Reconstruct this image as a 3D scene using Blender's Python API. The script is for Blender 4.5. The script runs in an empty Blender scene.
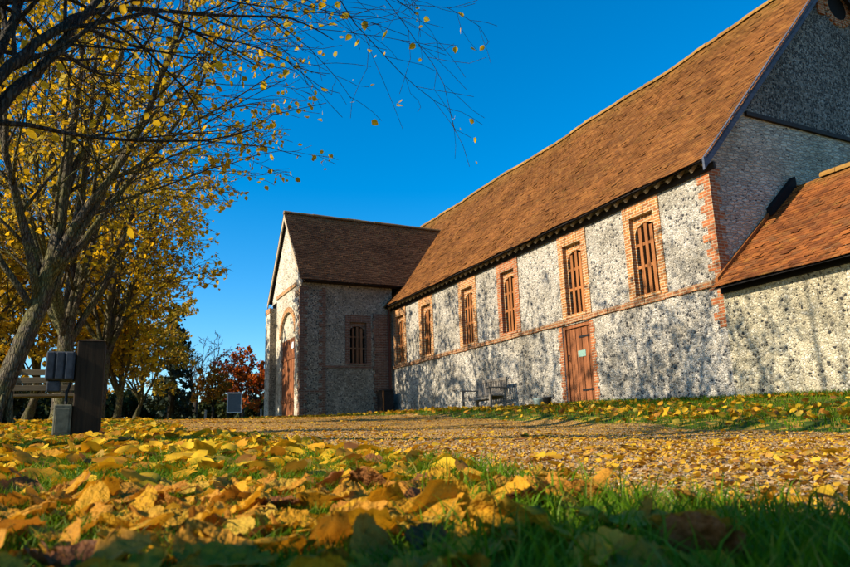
import bpy, math, random
import numpy as np
from mathutils import Vector, Matrix
R = math.radians
SC = bpy.context.scene
COL = SC.collection

# ------------------------------------------------------------------ camera, sky, sun, exposure
CAM = Vector((25.729, -11.304, -0.805))
cam = bpy.data.cameras.new('camera')
cam_o = bpy.data.objects.new('camera', cam); COL.objects.link(cam_o)
YAW, PITCH, ROLL = 1.107, 0.2236, 0.031
fwd = Vector((-0.87203938, 0.43631282, 0.22176214)).normalized()
rt0 = fwd.cross(Vector((0, 0, 1))).normalized(); up0 = rt0.cross(fwd)
rt = rt0*math.cos(-ROLL) + up0*math.sin(-ROLL)
up = -rt0*math.sin(-ROLL) + up0*math.cos(-ROLL)
m = Matrix((rt, up, -fwd)).transposed().to_4x4(); m.translation = CAM
cam_o.matrix_world = m
cam.sensor_width = 36; cam.lens = 29.5
cam.clip_start = 0.05; cam.clip_end = 2000
cam.dof.use_dof = True; cam.dof.focus_distance = 6.5; cam.dof.aperture_fstop = 9.0
SC.camera = cam_o

SUN_EL, SUN_AZ = 29.0, 2.0
world = bpy.data.worlds.new('World'); SC.world = world; world.use_nodes = True
wn = world.node_tree.nodes; wl = world.node_tree.links
bg = wn['Background']; bg.inputs['Strength'].default_value = 0.118
sky = wn.new('ShaderNodeTexSky'); sky.sky_type = 'NISHITA'; sky.sun_disc = False
sky.sun_elevation = R(SUN_EL); sky.sun_rotation = R(180 + SUN_AZ)
sky.air_density = 1.0; sky.dust_density = 0.3; sky.ozone_density = 4.0; sky.altitude = 100
hsv = wn.new('ShaderNodeHueSaturation'); hsv.inputs['Saturation'].default_value = 1.42
hsv.inputs['Hue'].default_value = 0.496
wl.new(sky.outputs[0], hsv.inputs['Color']); wl.new(hsv.outputs[0], bg.inputs['Color'])

sun = bpy.data.lights.new('sun', 'SUN'); sun.energy = 5.0; sun.angle = R(0.5); sun.color = (1.0, 0.87, 0.66)
sun_o = bpy.data.objects.new('sun', sun); COL.objects.link(sun_o)
sdir = Vector((-math.sin(R(SUN_AZ))*math.cos(R(SUN_EL)), -math.cos(R(SUN_AZ))*math.cos(R(SUN_EL)), math.sin(R(SUN_EL))))
sun_o.rotation_euler = sdir.to_track_quat('Z', 'Y').to_euler()
SC.view_settings.view_transform = 'Standard'; SC.view_settings.look = 'None'
SC.view_settings.exposure = 0.9; SC.view_settings.gamma = 1.0; SC.view_settings.use_curve_mapping = False
SC.render.engine = 'CYCLES'
SC.cycles.max_bounces = 6; SC.cycles.transparent_max_bounces = 4

# ------------------------------------------------------------------ helpers
class MB:
    """collects verts and faces; build() links them as one mesh object"""
    def __init__(s): s.v = []; s.f = []
    def add(s, vs, fs):
        b = len(s.v); s.v += [tuple(v) for v in vs]; s.f += [tuple(b+i for i in f) for f in fs]; return s
    def box(s, x0, x1, y0, y1, z0, z1):
        return s.add([(x0,y0,z0),(x1,y0,z0),(x1,y1,z0),(x0,y1,z0),(x0,y0,z1),(x1,y0,z1),(x1,y1,z1),(x0,y1,z1)],
              [(3,2,1,0),(4,5,6,7),(0,1,5,4),(1,2,6,5),(2,3,7,6),(3,0,4,7)])
    def prism(s, poly, axis, a, b):
        """poly of 2-D points extruded along axis from a to b"""
        def P(p, t):
            if axis == 'x': return (t, p[0], p[1])
            if axis == 'y': return (p[0], t, p[1])
            return (p[0], p[1], t)
        n = len(poly); vs = [P(p, a) for p in poly] + [P(p, b) for p in poly]
        fs = [tuple(range(n-1, -1, -1)), tuple(range(n, 2*n))] + [(i, (i+1) % n, n+(i+1) % n, n+i) for i in range(n)]
        return s.add(vs, fs)
    def beam(s, a, b, w, h, upv=(0,0,1)):
        a = Vector(a); b = Vector(b); d = (b-a).normalized(); r = d.cross(Vector(upv)).normalized(); u = r.cross(d)
        c = [(-w/2,-h/2),(w/2,-h/2),(w/2,h/2),(-w/2,h/2)]
        vs = [a+r*x+u*y for x, y in c] + [b+r*x+u*y for x, y in c]
        return s.add(vs, [(3,2,1,0),(4,5,6,7),(0,1,5,4),(1,2,6,5),(2,3,7,6),(3,0,4,7)])
    def tube(s, pts, rad, n=8, cap=True):
        pts = [Vector(p) for p in pts]; base = len(s.v); ref = Vector((0.31, 0.17, 0.93))
        for i, p in enumerate(pts):
            d = (pts[min(i+1, len(pts)-1)] - pts[max(i-1, 0)]).normalized()
            a = d.cross(ref)
            if a.length < 1e-3: a = d.cross(Vector((1,0,0)))
            a.normalize(); b = d.cross(a); r = rad[i] if hasattr(rad, '__len__') else rad
            for k in range(n):
                t = 2*math.pi*k/n; q = p + a*(r*math.cos(t)) + b*(r*math.sin(t)); s.v.append((q.x, q.y, q.z))
        for i in range(len(pts)-1):
            for k in range(n):
                k2 = (k+1) % n; o = base+i*n
                s.f.append((o+k, o+k2, o+n+k2, o+n+k))
        if cap:
            s.f.append(tuple(base+k for k in range(n-1, -1, -1))); o = base+(len(pts)-1)*n; s.f.append(tuple(o+k for k in range(n)))
        return s
    def mesh(s, name, mat, smooth=False):
        me = bpy.data.meshes.new(name); me.from_pydata(s.v, [], s.f)
        if mat: me.materials.append(mat)
        if smooth: me.polygons.foreach_set('use_smooth', [True]*len(me.polygons))
        me.update(); return me
    def build(s, name, mat, parent=None, smooth=False, bevel=0):
        o = bpy.data.objects.new(name, s.mesh(name, mat, smooth)); COL.objects.link(o)
        if parent: o.parent = parent
        if bevel:
            b = o.modifiers.new('bevel', 'BEVEL'); b.width = bevel; b.segments = 2; b.limit_method = 'ANGLE'
        return o
def np_mesh(name, V, F, mat, smooth=False):
    """V (n,3), F (m,k) equal-sized faces; fast"""
    V = np.asarray(V, np.float32); F = np.asarray(F, np.int32); k = F.shape[1]
    me = bpy.data.meshes.new(name); me.vertices.add(len(V)); me.vertices.foreach_set('co', V.ravel())
    me.loops.add(F.size); me.loops.foreach_set('vertex_index', F.ravel())
    me.polygons.add(len(F)); me.polygons.foreach_set('loop_start', np.arange(0, F.size, k, dtype=np.int32))
    if smooth: me.polygons.foreach_set('use_smooth', np.ones(len(F), bool))
    me.materials.append(mat); me.update(calc_edges=True); me.validate(); return me
def link(name, me, parent=None, loc=None):
    o = bpy.data.objects.new(name, me); COL.objects.link(o)
    if parent: o.parent = parent
    if loc is not None: o.location = loc
    return o
def tag(o, label=None, cat=None, group=None, kind=None):
    if label: o['label'] = label
    if cat: o['category'] = cat
    if group: o['group'] = group
    if kind: o['kind'] = kind
    return o
def thing(name, label, cat, loc=(0,0,0), rz=0, group=None):
    o = bpy.data.objects.new(name, None); COL.objects.link(o); o.location = loc; o.rotation_euler = (0,0,rz)
    o.empty_display_size = 0.2
    return tag(o, label, cat, group)
def copy_tree(o, parent=None):
    c = o.copy(); COL.objects.link(c)
    if parent: c.parent = parent
    for ch in o.children: copy_tree(ch, c)
    return c

# ------------------------------------------------------------------ materials
def mat(name):
    mt = bpy.data.materials.new(name); mt.use_nodes = True
    nt = mt.node_tree; b = nt.nodes['Principled BSDF']; b.inputs['Specular IOR Level'].default_value = 0.12
    return mt, nt, b
class NT:
    def __init__(s, nt): s.nt = nt
    def n(s, t, **kw):
        x = s.nt.nodes.new(t)
        for k, v in kw.items():
            if k.startswith('i_'): x.inputs[k[2:].replace('_', ' ')].default_value = v
            else: setattr(x, k, v)
        return x
    def l(s, a, b): s.nt.links.new(a, b)
    def ramp(s, fac, stops, interp='LINEAR'):
        r = s.n('ShaderNodeValToRGB'); cr = r.color_ramp; cr.interpolation = interp
        while len(cr.elements) < len(stops): cr.elements.new(0.5)
        for e, (p, c) in zip(cr.elements, stops): e.position = p; e.color = (*c, 1) if len(c) == 3 else c
        s.l(fac, r.inputs[0]); return r.outputs[0]
    def mix(s, fac, a, b, mode='MIX'):
        x = s.n('ShaderNodeMix', data_type='RGBA', blend_type=mode)
        for sock, v in ((x.inputs[0], fac), (x.inputs[6], a), (x.inputs[7], b)):
            if hasattr(v, 'links'): s.l(v, sock)
            else: sock.default_value = (*v, 1) if isinstance(v, tuple) and len(v) == 3 else v
        return x.outputs[2]
    def math(s, op, a, b=0.0, clamp=False):
        x = s.n('ShaderNodeMath', operation=op, use_clamp=clamp)
        for i, v in enumerate((a, b)):
            if hasattr(v, 'links'): s.l(v, x.inputs[i])
            else: x.inputs[i].default_value = v
        return x.outputs[0]
    def obj(s): return s.n('ShaderNodeTexCoord').outputs['Object']
    def noise(s, vec, scale, detail=3, rough=0.55):
        x = s.n('ShaderNodeTexNoise'); x.inputs['Scale'].default_value = scale; x.inputs['Detail'].default_value = detail
        x.inputs['Roughness'].default_value = rough; s.l(vec, x.inputs['Vector']); return x
    def map(s, vec, sc=(1,1,1)):
        x = s.n('ShaderNodeMapping'); x.inputs['Scale'].default_value = sc; s.l(vec, x.inputs[0]); return x.outputs[0]
    def bump(s, h, strength, dist, b):
        x = s.n('ShaderNodeBump'); x.inputs['Strength'].default_value = strength; x.inputs['Distance'].default_value = dist
        s.l(h, x.inputs['Height']); s.l(x.outputs[0], b.inputs['Normal'])

def flint_mat(name, stones, mortar, scale=10.0, squash=(1,1,1), stain=(0.30,0.27,0.20), stain_amt=0.5, edge=0.10):
    mt, nt, b = mat(name); N = NT(nt); co = N.map(N.obj(), squash)
    nz = N.noise(co, 7, 2)
    dis = N.n('ShaderNodeVectorMath', operation='MULTIPLY_ADD'); N.l(nz.outputs['Color'], dis.inputs[0])
    dis.inputs[1].default_value = (0.07,)*3; N.l(co, dis.inputs[2]); v = dis.outputs[0]
    vo = N.n('ShaderNodeTexVoronoi', feature='F1'); vo.inputs['Scale'].default_value = scale; N.l(v, vo.inputs['Vector'])
    ve = N.n('ShaderNodeTexVoronoi', feature='DISTANCE_TO_EDGE'); ve.inputs['Scale'].default_value = scale; N.l(v, ve.inputs['Vector'])
    sp = N.n('ShaderNodeSeparateColor'); N.l(vo.outputs['Color'], sp.inputs[0])
    c = N.ramp(sp.outputs[0], stones, 'CONSTANT')
    # mottling inside each stone
    n2 = N.noise(co, 40, 3); c = N.mix(0.7, c, N.ramp(n2.outputs[0], [(0.3,(0.35,0.35,0.35)),(0.62,(1.15,1.13,1.08))]), 'MULTIPLY')
    mm = N.ramp(ve.outputs[0], [(edge*0.45,(1,1,1)),(edge,(0,0,0))])
    n3 = N.noise(co, 60, 2); mc = N.mix(N.ramp(n3.outputs[0], [(0.35,(0,0,0)),(0.65,(1,1,1))]), tuple(x*0.55 for x in mortar), mortar)
    c = N.mix(mm, c, mc)
    n4 = N.noise(N.obj(), 0.9, 4, 0.6)
    c = N.mix(N.math('MULTIPLY', N.ramp(n4.outputs[0], [(0.45,(0,0,0)),(0.7,(1,1,1))]), stain_amt), c, N.mix(1.0, c, stain, 'MULTIPLY'))
    # small dark holes and shadow-deep joints where the mortar has gone
    vh = N.n('ShaderNodeTexVoronoi', feature='F1'); vh.inputs['Scale'].default_value = scale*1.7; N.l(v, vh.inputs['Vector'])
    sh = N.n('ShaderNodeSeparateColor'); N.l(vh.outputs['Color'], sh.inputs[0])
    hole = N.math('MULTIPLY', N.math('LESS_THAN', sh.outputs[1], 0.085), N.math('LESS_THAN', vh.outputs['Distance'], 0.34))
    c = N.mix(hole, c, (0.035,0.033,0.035))
    N.l(c, b.inputs['Base Color']); b.inputs['Roughness'].default_value = 0.8
    h = N.math('SUBTRACT', N.math('MULTIPLY', N.math('MINIMUM', ve.outputs[0], 0.3), 3.0), N.math('MULTIPLY', hole, 1.2))
    h = N.math('ADD', h, N.math('MULTIPLY', n2.outputs[0], 0.5)); h = N.math('ADD', h, N.math('MULTIPLY', sp.outputs[1], 0.5))
    N.bump(h, 0.85, 0.024, b)
    return mt
FL_STONES = [(0,(0.06,0.06,0.065)),(0.10,(0.22,0.21,0.19)),(0.21,(0.42,0.39,0.335)),(0.40,(0.58,0.54,0.47)),(0.66,(0.68,0.635,0.555)),(0.86,(0.47,0.42,0.34))]
M_FLINT = flint_mat('flint', FL_STONES, (0.58,0.53,0.45), scale=20, edge=0.13, stain_amt=0.6)
M_FLINT_OCHRE = flint_mat('flint_ochre', [(0,(0.05,0.05,0.05)),(0.09,(0.20,0.18,0.14)),(0.22,(0.45,0.40,0.28)),(0.5,(0.60,0.545,0.40)),(0.8,(0.66,0.61,0.49))], (0.58,0.51,0.35), scale=19, edge=0.15)
M_FLINT_GREY_SHADED = flint_mat('flint_grey_shaded', [(0,(0.05,0.048,0.045)),(0.18,(0.16,0.14,0.11)),(0.4,(0.29,0.255,0.195)),(0.66,(0.42,0.37,0.28)),(0.88,(0.58,0.51,0.40))], (0.42,0.36,0.27), scale=18, edge=0.15)  # darker flint for sunless sides: part of their shade is in the colour
M_FLINT_DARK_SHADED = flint_mat('flint_dark_shaded', [(0,(0.04,0.04,0.04)),(0.3,(0.11,0.105,0.095)),(0.55,(0.25,0.235,0.21)),(0.85,(0.42,0.39,0.35))], (0.28,0.255,0.225), scale=19)  # flint of the sunless gable, some of its shade put into the colour
M_RUBBLE = flint_mat('rubble', [(0,(0.42,0.38,0.31)),(0.3,(0.54,0.48,0.385)),(0.6,(0.62,0.56,0.45)),(0.85,(0.44,0.40,0.335))], (0.27,0.235,0.19), scale=7.5, squash=(1,0.8,2.3), edge=0.08)
M_FLINT_WHITE = flint_mat('flint_white', [(0,(0.3,0.27,0.2)),(0.2,(0.66,0.6,0.48)),(0.6,(0.76,0.7,0.58))], (0.72,0.66,0.54), scale=15)

def brick_mat(name, c1, c2, mortar, dark=0.5):
    mt, nt, b = mat(name); N = NT(nt); o = N.obj(); s = N.n('ShaderNodeSeparateXYZ'); N.l(o, s.inputs[0])
    u = N.math('ADD', s.outputs[0], s.outputs[1]); cb = N.n('ShaderNodeCombineXYZ'); N.l(u, cb.inputs[0]); N.l(s.outputs[2], cb.inputs[1])
    nz = N.noise(o, 9, 2); w = N.n('ShaderNodeVectorMath', operation='MULTIPLY_ADD'); N.l(nz.outputs['Color'], w.inputs[0]); w.inputs[1].default_value = (0.02,0.02,0); N.l(cb.outputs[0], w.inputs[2])
    br = N.n('ShaderNodeTexBrick'); N.l(w.outputs[0], br.inputs['Vector'])
    for k, v in (('Color1',(*c1,1)),('Color2',(*c2,1)),('Mortar',(*mortar,1)),('Scale',1.0),('Mortar Size',0.011),('Brick Width',0.20),('Row Height',0.068),('Bias',-0.1)): br.inputs[k].default_value = v
    n2 = N.noise(o, 6, 4, 0.65); c = N.mix(dark, br.outputs[0], N.ramp(n2.outputs[0], [(0.3,(0.45,0.42,0.42)),(0.7,(1.2,1.15,1.1))]), 'MULTIPLY')
    n3 = N.noise(o, 55, 2); c = N.mix(0.35, c, N.ramp(n3.outputs[0], [(0.3,(0.5,0.5,0.5)),(0.7,(1.2,1.2,1.2))]), 'MULTIPLY')
    N.l(c, b.inputs['Base Color']); b.inputs['Roughness'].default_value = 0.85
    N.bump(N.math('ADD', N.math('MULTIPLY', br.outputs['Fac'], -1.0), N.math('MULTIPLY', n3.outputs[0], 0.5)), 0.8, 0.012, b)
    return mt
M_BRICK = brick_mat('brick_orange', (0.47,0.20,0.06), (0.28,0.10,0.04), (0.55,0.42,0.25))
M_BRICK_RED = brick_mat('brick_red', (0.43,0.135,0.045), (0.26,0.08,0.035), (0.40,0.30,0.19))
M_BRICK_BAND = brick_mat('brick_band', (0.36,0.15,0.06), (0.24,0.095,0.045), (0.40,0.30,0.18))
M_BRICK_OLD = brick_mat('brick_old', (0.22,0.10,0.06), (0.14,0.07,0.045), (0.26,0.21,0.16), 0.7)

def tile_mat(name, stops, lichen, lich_amt, ridge_z=None):
    mt, nt, b = mat(name); N = NT(nt); o = N.obj()
    g = N.n('ShaderNodeNewGeometry'); c = N.ramp(g.outputs['Random Per Island'], stops)
    n1 = N.noise(o, 0.55, 4, 0.62); c = N.mix(0.75, c, N.ramp(n1.outputs[0], [(0.32,(0.52,0.5,0.5)),(0.66,(1.2,1.15,1.05))]), 'MULTIPLY')
    n2 = N.noise(o, 30, 3); c = N.mix(0.4, c, N.ramp(n2.outputs[0], [(0.3,(0.5,0.5,0.5)),(0.7,(1.25,1.25,1.2))]), 'MULTIPLY')
    n3 = N.noise(o, 3.2, 5, 0.7); lm = N.ramp(n3.outputs[0], [(0.56,(0,0,0)),(0.70,(1,1,1))])
    lm = N.math('MULTIPLY', lm, lich_amt)
    if ridge_z:
        s = N.n('ShaderNodeSeparateXYZ'); N.l(o, s.inputs[0])
        k = N.n('ShaderNodeMapRange'); N.l(s.outputs[2], k.inputs[0]); k.inputs[1].default_value = ridge_z[0]; k.inputs[2].default_value = ridge_z[1]
        lm = N.math('ADD', lm, N.math('MULTIPLY', N.math('MULTIPLY', k.outputs[0], k.outputs[0]), N.math('ADD', N.math('MULTIPLY', n3.outputs[0], 1.2), -0.1)), True)
    c = N.mix(lm, c, lichen)
    N.l(c, b.inputs['Base Color']); b.inputs['Roughness'].default_value = 0.85
    N.bump(n2.outputs[0], 0.5, 0.01, b)
    return mt
M_TILE = tile_mat('clay_tile', [(0,(0.115,0.046,0.017)),(0.2,(0.165,0.066,0.021)),(0.75,(0.21,0.087,0.026)),(0.93,(0.245,0.108,0.032)),(1,(0.12,0.054,0.024))], (0.24,0.145,0.03), 0.35, (9.3,10.9))
M_TILE_RIDGE = tile_mat('ridge_tile', [(0,(0.22,0.11,0.03)),(1,(0.34,0.19,0.05))], (0.42,0.30,0.06), 0.8)
M_TILE_DARK = tile_mat('clay_tile_dark', [(0,(0.10,0.053,0.030)),(0.4,(0.15,0.078,0.042)),(0.8,(0.195,0.10,0.052)),(1,(0.13,0.074,0.044))], (0.17,0.13,0.045), 0.4, (8.2,9.1))
M_TILE_RED = tile_mat('clay_tile_red', [(0,(0.11,0.038,0.015)),(0.3,(0.20,0.066,0.020)),(0.7,(0.28,0.097,0.026)),(1,(0.15,0.064,0.026))], (0.30,0.18,0.035), 0.45, (4.05,4.5))

def wood_mat(name, c1, c2, axis=2, planks=0.0, rough=0.7):
    mt, nt, b = mat(name); N = NT(nt); o = N.obj(); sc = [14,14,14]; sc[axis] = 0.9
    n1 = N.noise(N.map(o, tuple(sc)), 2.0, 5, 0.65); c = N.ramp(n1.outputs[0], [(0.28,c1),(0.72,c2)])
    n2 = N.noise(o, 1.6, 3); c = N.mix(0.6, c, N.ramp(n2.outputs[0], [(0.3,(0.55,0.55,0.55)),(0.7,(1.15,1.15,1.15))]), 'MULTIPLY')
    c = N.mix(1.0, c, N.ramp(N.n('ShaderNodeNewGeometry').outputs['Random Per Island'], [(0,(0.62,0.6,0.58)),(1,(1.2,1.2,1.2))]), 'MULTIPLY')
    N.l(c, b.inputs['Base Color']); b.inputs['Roughness'].default_value = rough
    N.bump(n1.outputs[0], 0.5, 0.006, b); return mt
M_WOOD_DOOR = wood_mat('door_wood', (0.13,0.045,0.02), (0.30,0.115,0.045))
M_WOOD_BAR = wood_mat('bar_wood', (0.21,0.075,0.025), (0.38,0.155,0.05))
M_WOOD_BAR_DK = wood_mat('bar_wood_dark', (0.13,0.06,0.03), (0.22,0.11,0.055))
M_WOOD_DARK = wood_mat('dark_timber', (0.02,0.017,0.016), (0.055,0.045,0.04), 0)
M_BARGE = wood_mat('barge_timber', (0.05,0.06,0.085), (0.11,0.13,0.18), 1)
M_WOOD_PALE = wood_mat('pale_timber', (0.32,0.24,0.15), (0.52,0.42,0.29), 1)
M_WOOD_GREY = wood_mat('weathered_timber', (0.15,0.13,0.11), (0.34,0.30,0.25), 0)
M_WOOD_BROWN = wood_mat('bench_timber', (0.09,0.065,0.035), (0.19,0.145,0.085), 0)
M_POST = wood_mat('post_timber', (0.022,0.014,0.008), (0.06,0.038,0.02))
def plain(name, c, rough=0.6, metal=0, var=0.25, scale=18):
    mt, nt, b = mat(name); N = NT(nt); n1 = N.noise(N.obj(), scale, 4, 0.6)
    N.l(N.mix(1.0, c, N.ramp(n1.outputs[0], [(0.25,(1-var,)*3),(0.75,(1+var*0.5,)*3)]), 'MULTIPLY'), b.inputs['Base Color'])
    b.inputs['Roughness'].default_value = rough; b.inputs['Metallic'].default_value = metal; return mt
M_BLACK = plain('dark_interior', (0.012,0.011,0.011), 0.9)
M_IRON = plain('iron', (0.03,0.03,0.032), 0.5, 0.6)
M_LEAD = plain('lead', (0.04,0.04,0.045), 0.6)
M_GREYBOX = plain('grey_plastic', (0.05,0.056,0.066), 0.6, var=.5)
M_GREYBOX_L = plain('light_grey_box', (0.13,0.125,0.085), 0.6, var=.5)
M_WHITE = plain('white_paint', (0.78,0.79,0.8), 0.5, var=0.1)
M_MARKER = plain('marker_paint', (0.32,0.31,0.28), 0.6)
M_SIGN = plain('sign_plate', (0.20,0.33,0.28), 0.5, var=0.2)
M_SIGN_INK = plain('sign_ink', (0.16,0.25,0.24), 0.5)
M_POT = plain('glazed_pot', (0.42,0.50,0.45), 0.45)
M_GLASS = plain('board_glass', (0.10,0.14,0.19), 0.15)
M_PIPE = plain('rusty_pipe', (0.10,0.035,0.025), 0.6)

def bark_mat(name, c1, c2, moss, moss_amt):
    mt, nt, b = mat(name); N = NT(nt); o = N.obj()
    n1 = N.noise(N.map(o, (6,6,1.6)), 3.0, 5, 0.65); c = N.ramp(n1.outputs[0], [(0.3,c1),(0.7,c2)])
    n2 = N.noise(o, 2.2, 4, 0.6); c = N.mix(N.math('MULTIPLY', N.ramp(n2.outputs[0], [(0.42,(0,0,0)),(0.6,(1,1,1))]), moss_amt), c, moss)
    N.l(c, b.inputs['Base Color']); b.inputs['Roughness'].default_value = 0.9
    vf = N.n('ShaderNodeTexVoronoi', feature='DISTANCE_TO_EDGE'); vf.inputs['Scale'].default_value = 1.0
    wv = N.n('ShaderNodeVectorMath', operation='MULTIPLY_ADD'); N.l(n2.outputs['Color'], wv.inputs[0]); wv.inputs[1].default_value = (1.5,1.5,1.5); N.l(N.map(o, (30,30,7)), wv.inputs[2]); N.l(wv.outputs[0], vf.inputs['Vector'])
    fs = N.ramp(vf.outputs[0], [(0.02,(0,0,0)),(0.2,(1,1,1))]); c = N.mix(0.75, c, N.mix(fs, (0.3,0.27,0.25), (1.1,1.1,1.1)), 'MULTIPLY'); N.l(c, b.inputs['Base Color'])
    N.bump(N.math('ADD', n1.outputs[0], N.math('MULTIPLY', fs, 0.7)), 1.0, 0.03, b); return mt
M_BARK = bark_mat('bark', (0.05,0.04,0.03), (0.17,0.14,0.10), (0.16,0.15,0.045), 0.8)
M_BARK_DARK = bark_mat('bark_dark', (0.025,0.02,0.018), (0.075,0.06,0.05), (0.06,0.06,0.03), 0.4)

def leaf_mat(name, stops, trans=0.45, per='island', brown=0.3, rough=0.6, spec=0.10):
    mt, nt, b = mat(name); N = NT(nt)
    if per == 'island': r = N.n('ShaderNodeNewGeometry').outputs['Random Per Island']
    else: r = N.n('ShaderNodeObjectInfo').outputs['Random']
    c = N.ramp(r, stops)
    n1 = N.noise(N.obj(), 45 if per != 'island' else 25, 4, 0.65)
    c = N.mix(N.math('MULTIPLY', N.ramp(n1.outputs[0], [(0.5,(0,0,0)),(0.72,(1,1,1))]), brown), c, (0.16,0.06,0.015))
    N.l(c, b.inputs['Base Color']); b.inputs['Roughness'].default_value = rough; b.inputs['Specular IOR Level'].default_value = spec
    if per != 'island':
        sx = N.n('ShaderNodeSeparateXYZ'); N.l(N.obj(), sx.inputs[0]); ay = N.math('ABSOLUTE', sx.outputs[1])
        vn = N.math('POWER', N.math('ABSOLUTE', N.math('COSINE', N.math('MULTIPLY', N.math('SUBTRACT', N.math('MULTIPLY', ay, 1.1), sx.outputs[0]), 24.0))), 14.0)
        vn = N.math('MAXIMUM', vn, N.math('LESS_THAN', ay, 0.012))
        c = N.mix(N.math('MULTIPLY', vn, 0.10), c, (0.34,0.17,0.02)); N.l(c, b.inputs['Base Color'])
        sp_ = N.noise(N.obj(), 9, 5, 0.7); c = N.mix(N.ramp(sp_.outputs[0], [(0.60,(0,0,0)),(0.68,(1,1,1))]), c, (0.20,0.085,0.018)); N.l(c, b.inputs['Base Color'])
        N.bump(N.math('ADD', N.math('MULTIPLY', vn, -0.05), N.noise(N.obj(), 6, 3).outputs[0]), 0.5, 0.03, b)
    t = N.n('ShaderNodeBsdfTranslucent'); N.l(N.mix(1.0, c, (1.0,0.80,0.40), 'MULTIPLY'), t.inputs[0])
    ms = N.n('ShaderNodeMixShader'); ms.inputs[0].default_value = trans
    N.l(b.outputs[0], ms.inputs[1]); N.l(t.outputs[0], ms.inputs[2]); N.l(ms.outputs[0], nt.nodes['Material Output'].inputs[0])
    return mt
M_LEAF_Y = leaf_mat('leaf_yellow', [(0,(0.50,0.33,0.015)),(0.3,(0.70,0.50,0.03)),(0.6,(0.60,0.43,0.02)),(0.85,(0.40,0.34,0.025)),(1,(0.50,0.24,0.02))], 0.6)
M_LEAF_GOLD = leaf_mat('leaf_gold', [(0,(0.36,0.24,0.02)),(0.4,(0.48,0.33,0.025)),(0.7,(0.27,0.22,0.02)),(1,(0.34,0.16,0.015))], 0.5)
M_LEAF_OLIVE = leaf_mat('leaf_olive', [(0,(0.16,0.13,0.02)),(0.5,(0.25,0.19,0.02)),(1,(0.11,0.10,0.02))], 0.3)
M_LEAF_RED = leaf_mat('leaf_red', [(0,(0.36,0.06,0.01)),(0.5,(0.46,0.13,0.012)),(0.8,(0.26,0.03,0.01)),(1,(0.48,0.20,0.02))])
M_LEAF_PURPLE = leaf_mat('leaf_purple', [(0,(0.08,0.02,0.02)),(0.6,(0.14,0.03,0.02)),(1,(0.18,0.06,0.03))])
M_LEAF_ORANGE = leaf_mat('leaf_orange', [(0,(0.40,0.18,0.02)),(0.5,(0.45,0.25,0.03)),(1,(0.30,0.10,0.015))])
M_CONIFER = leaf_mat('conifer_needles', [(0,(0.010,0.020,0.014)),(1,(0.03,0.042,0.022))], 0.1, brown=0.1)
M_HEDGE = leaf_mat('hedge_leaf', [(0,(0.012,0.022,0.008)),(0.7,(0.03,0.045,0.012)),(1,(0.06,0.06,0.015))], 0.15, brown=0.1)
M_GRASS = leaf_mat('grass_blade', [(0,(0.055,0.13,0.004)),(0.5,(0.10,0.21,0.006)),(0.88,(0.15,0.24,0.01)),(0.96,(0.26,0.24,0.04)),(1,(0.3,0.24,0.06))], 0.45, brown=0.0, rough=0.45)
M_LITTER = leaf_mat('litter', [(0,(0.55,0.32,0.015)),(0.3,(0.66,0.41,0.02)),(0.6,(0.58,0.29,0.015)),(0.82,(0.44,0.19,0.02)),(0.93,(0.20,0.08,0.025)),(1,(0.60,0.45,0.05))], 0.3, brown=0.4)
M_CRUMB = leaf_mat('leaf_crumbs', [(0,(0.50,0.27,0.02)),(0.4,(0.58,0.33,0.025)),(0.65,(0.42,0.22,0.04)),(0.82,(0.32,0.15,0.03)),(1,(0.17,0.075,0.025))], 0.15)
M_FALL = {'yellow': leaf_mat('fallen_yellow', [(0,(0.64,0.34,0.02)),(0.5,(0.56,0.26,0.015)),(1,(0.62,0.39,0.05))], 0.35, 'object', 0.55),
          'orange': leaf_mat('fallen_orange', [(0,(0.50,0.22,0.02)),(0.5,(0.58,0.27,0.03)),(1,(0.42,0.17,0.025))], 0.35, 'object', 0.6),
          'brown': leaf_mat('fallen_brown', [(0,(0.17,0.06,0.02)),(0.5,(0.25,0.10,0.03)),(1,(0.13,0.05,0.02))], 0.2, 'object', 0.6)}

# ------------------------------------------------------------------ terrain
_cp = np.array([(25.73,-11.3,-1.005),(24.2,-10.4,-.93),(22.9,-10.05,-.865),(19.6,-9.9,-.72),(17.8,-11.2,-.68),(14,-12.03,-.40),
  (0,0,.22),(3.2,0,.11),(7.85,0,.02),(11.2,0,-.01),(15.1,0,-.15),(18.5,0,-.27),(25,0,-.42),(0,-3.84,.23),(-4.5,-4,.42),
  (22.5,-5,-.86),(21,-5,-.80),(19,-5,-.72),(15.75,-5,-.48),(11.4,-5,-.23),(0,-6,.2),(0,-12,.12),(-17,-8,.82),(-17,6,.9),(-40,-10,1.65),(-40,15,1.75),
  (28,-9,-1.02),(25,-16,-1.05),(14,-18,-.5),(0,-25,.1),(30,-20,-1.25),(40,0,-.9),(45,-30,-1.9),(20,30,.3),(-5,30,1.0),(-40,60,1.9),(-80,0,1.9),(-80,-60,1.5),(0,-70,0.2),(60,40,-1.0),(-80,80,2.0),(20,-45,-1.0)])
def _U(d2): return np.where(d2 > 1e-12, d2*np.log(d2+1e-12), 0)
def _fit():
    n = len(_cp); d2 = ((_cp[:,None,:2]-_cp[None,:,:2])**2).sum(-1); K = _U(d2) + np.eye(n)*0.6
    P = np.c_[np.ones(n), _cp[:,:2]]; A = np.block([[K,P],[P.T,np.zeros((3,3))]]); return np.linalg.solve(A, np.r_[_cp[:,2],0,0,0])
_w = _fit()
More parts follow.
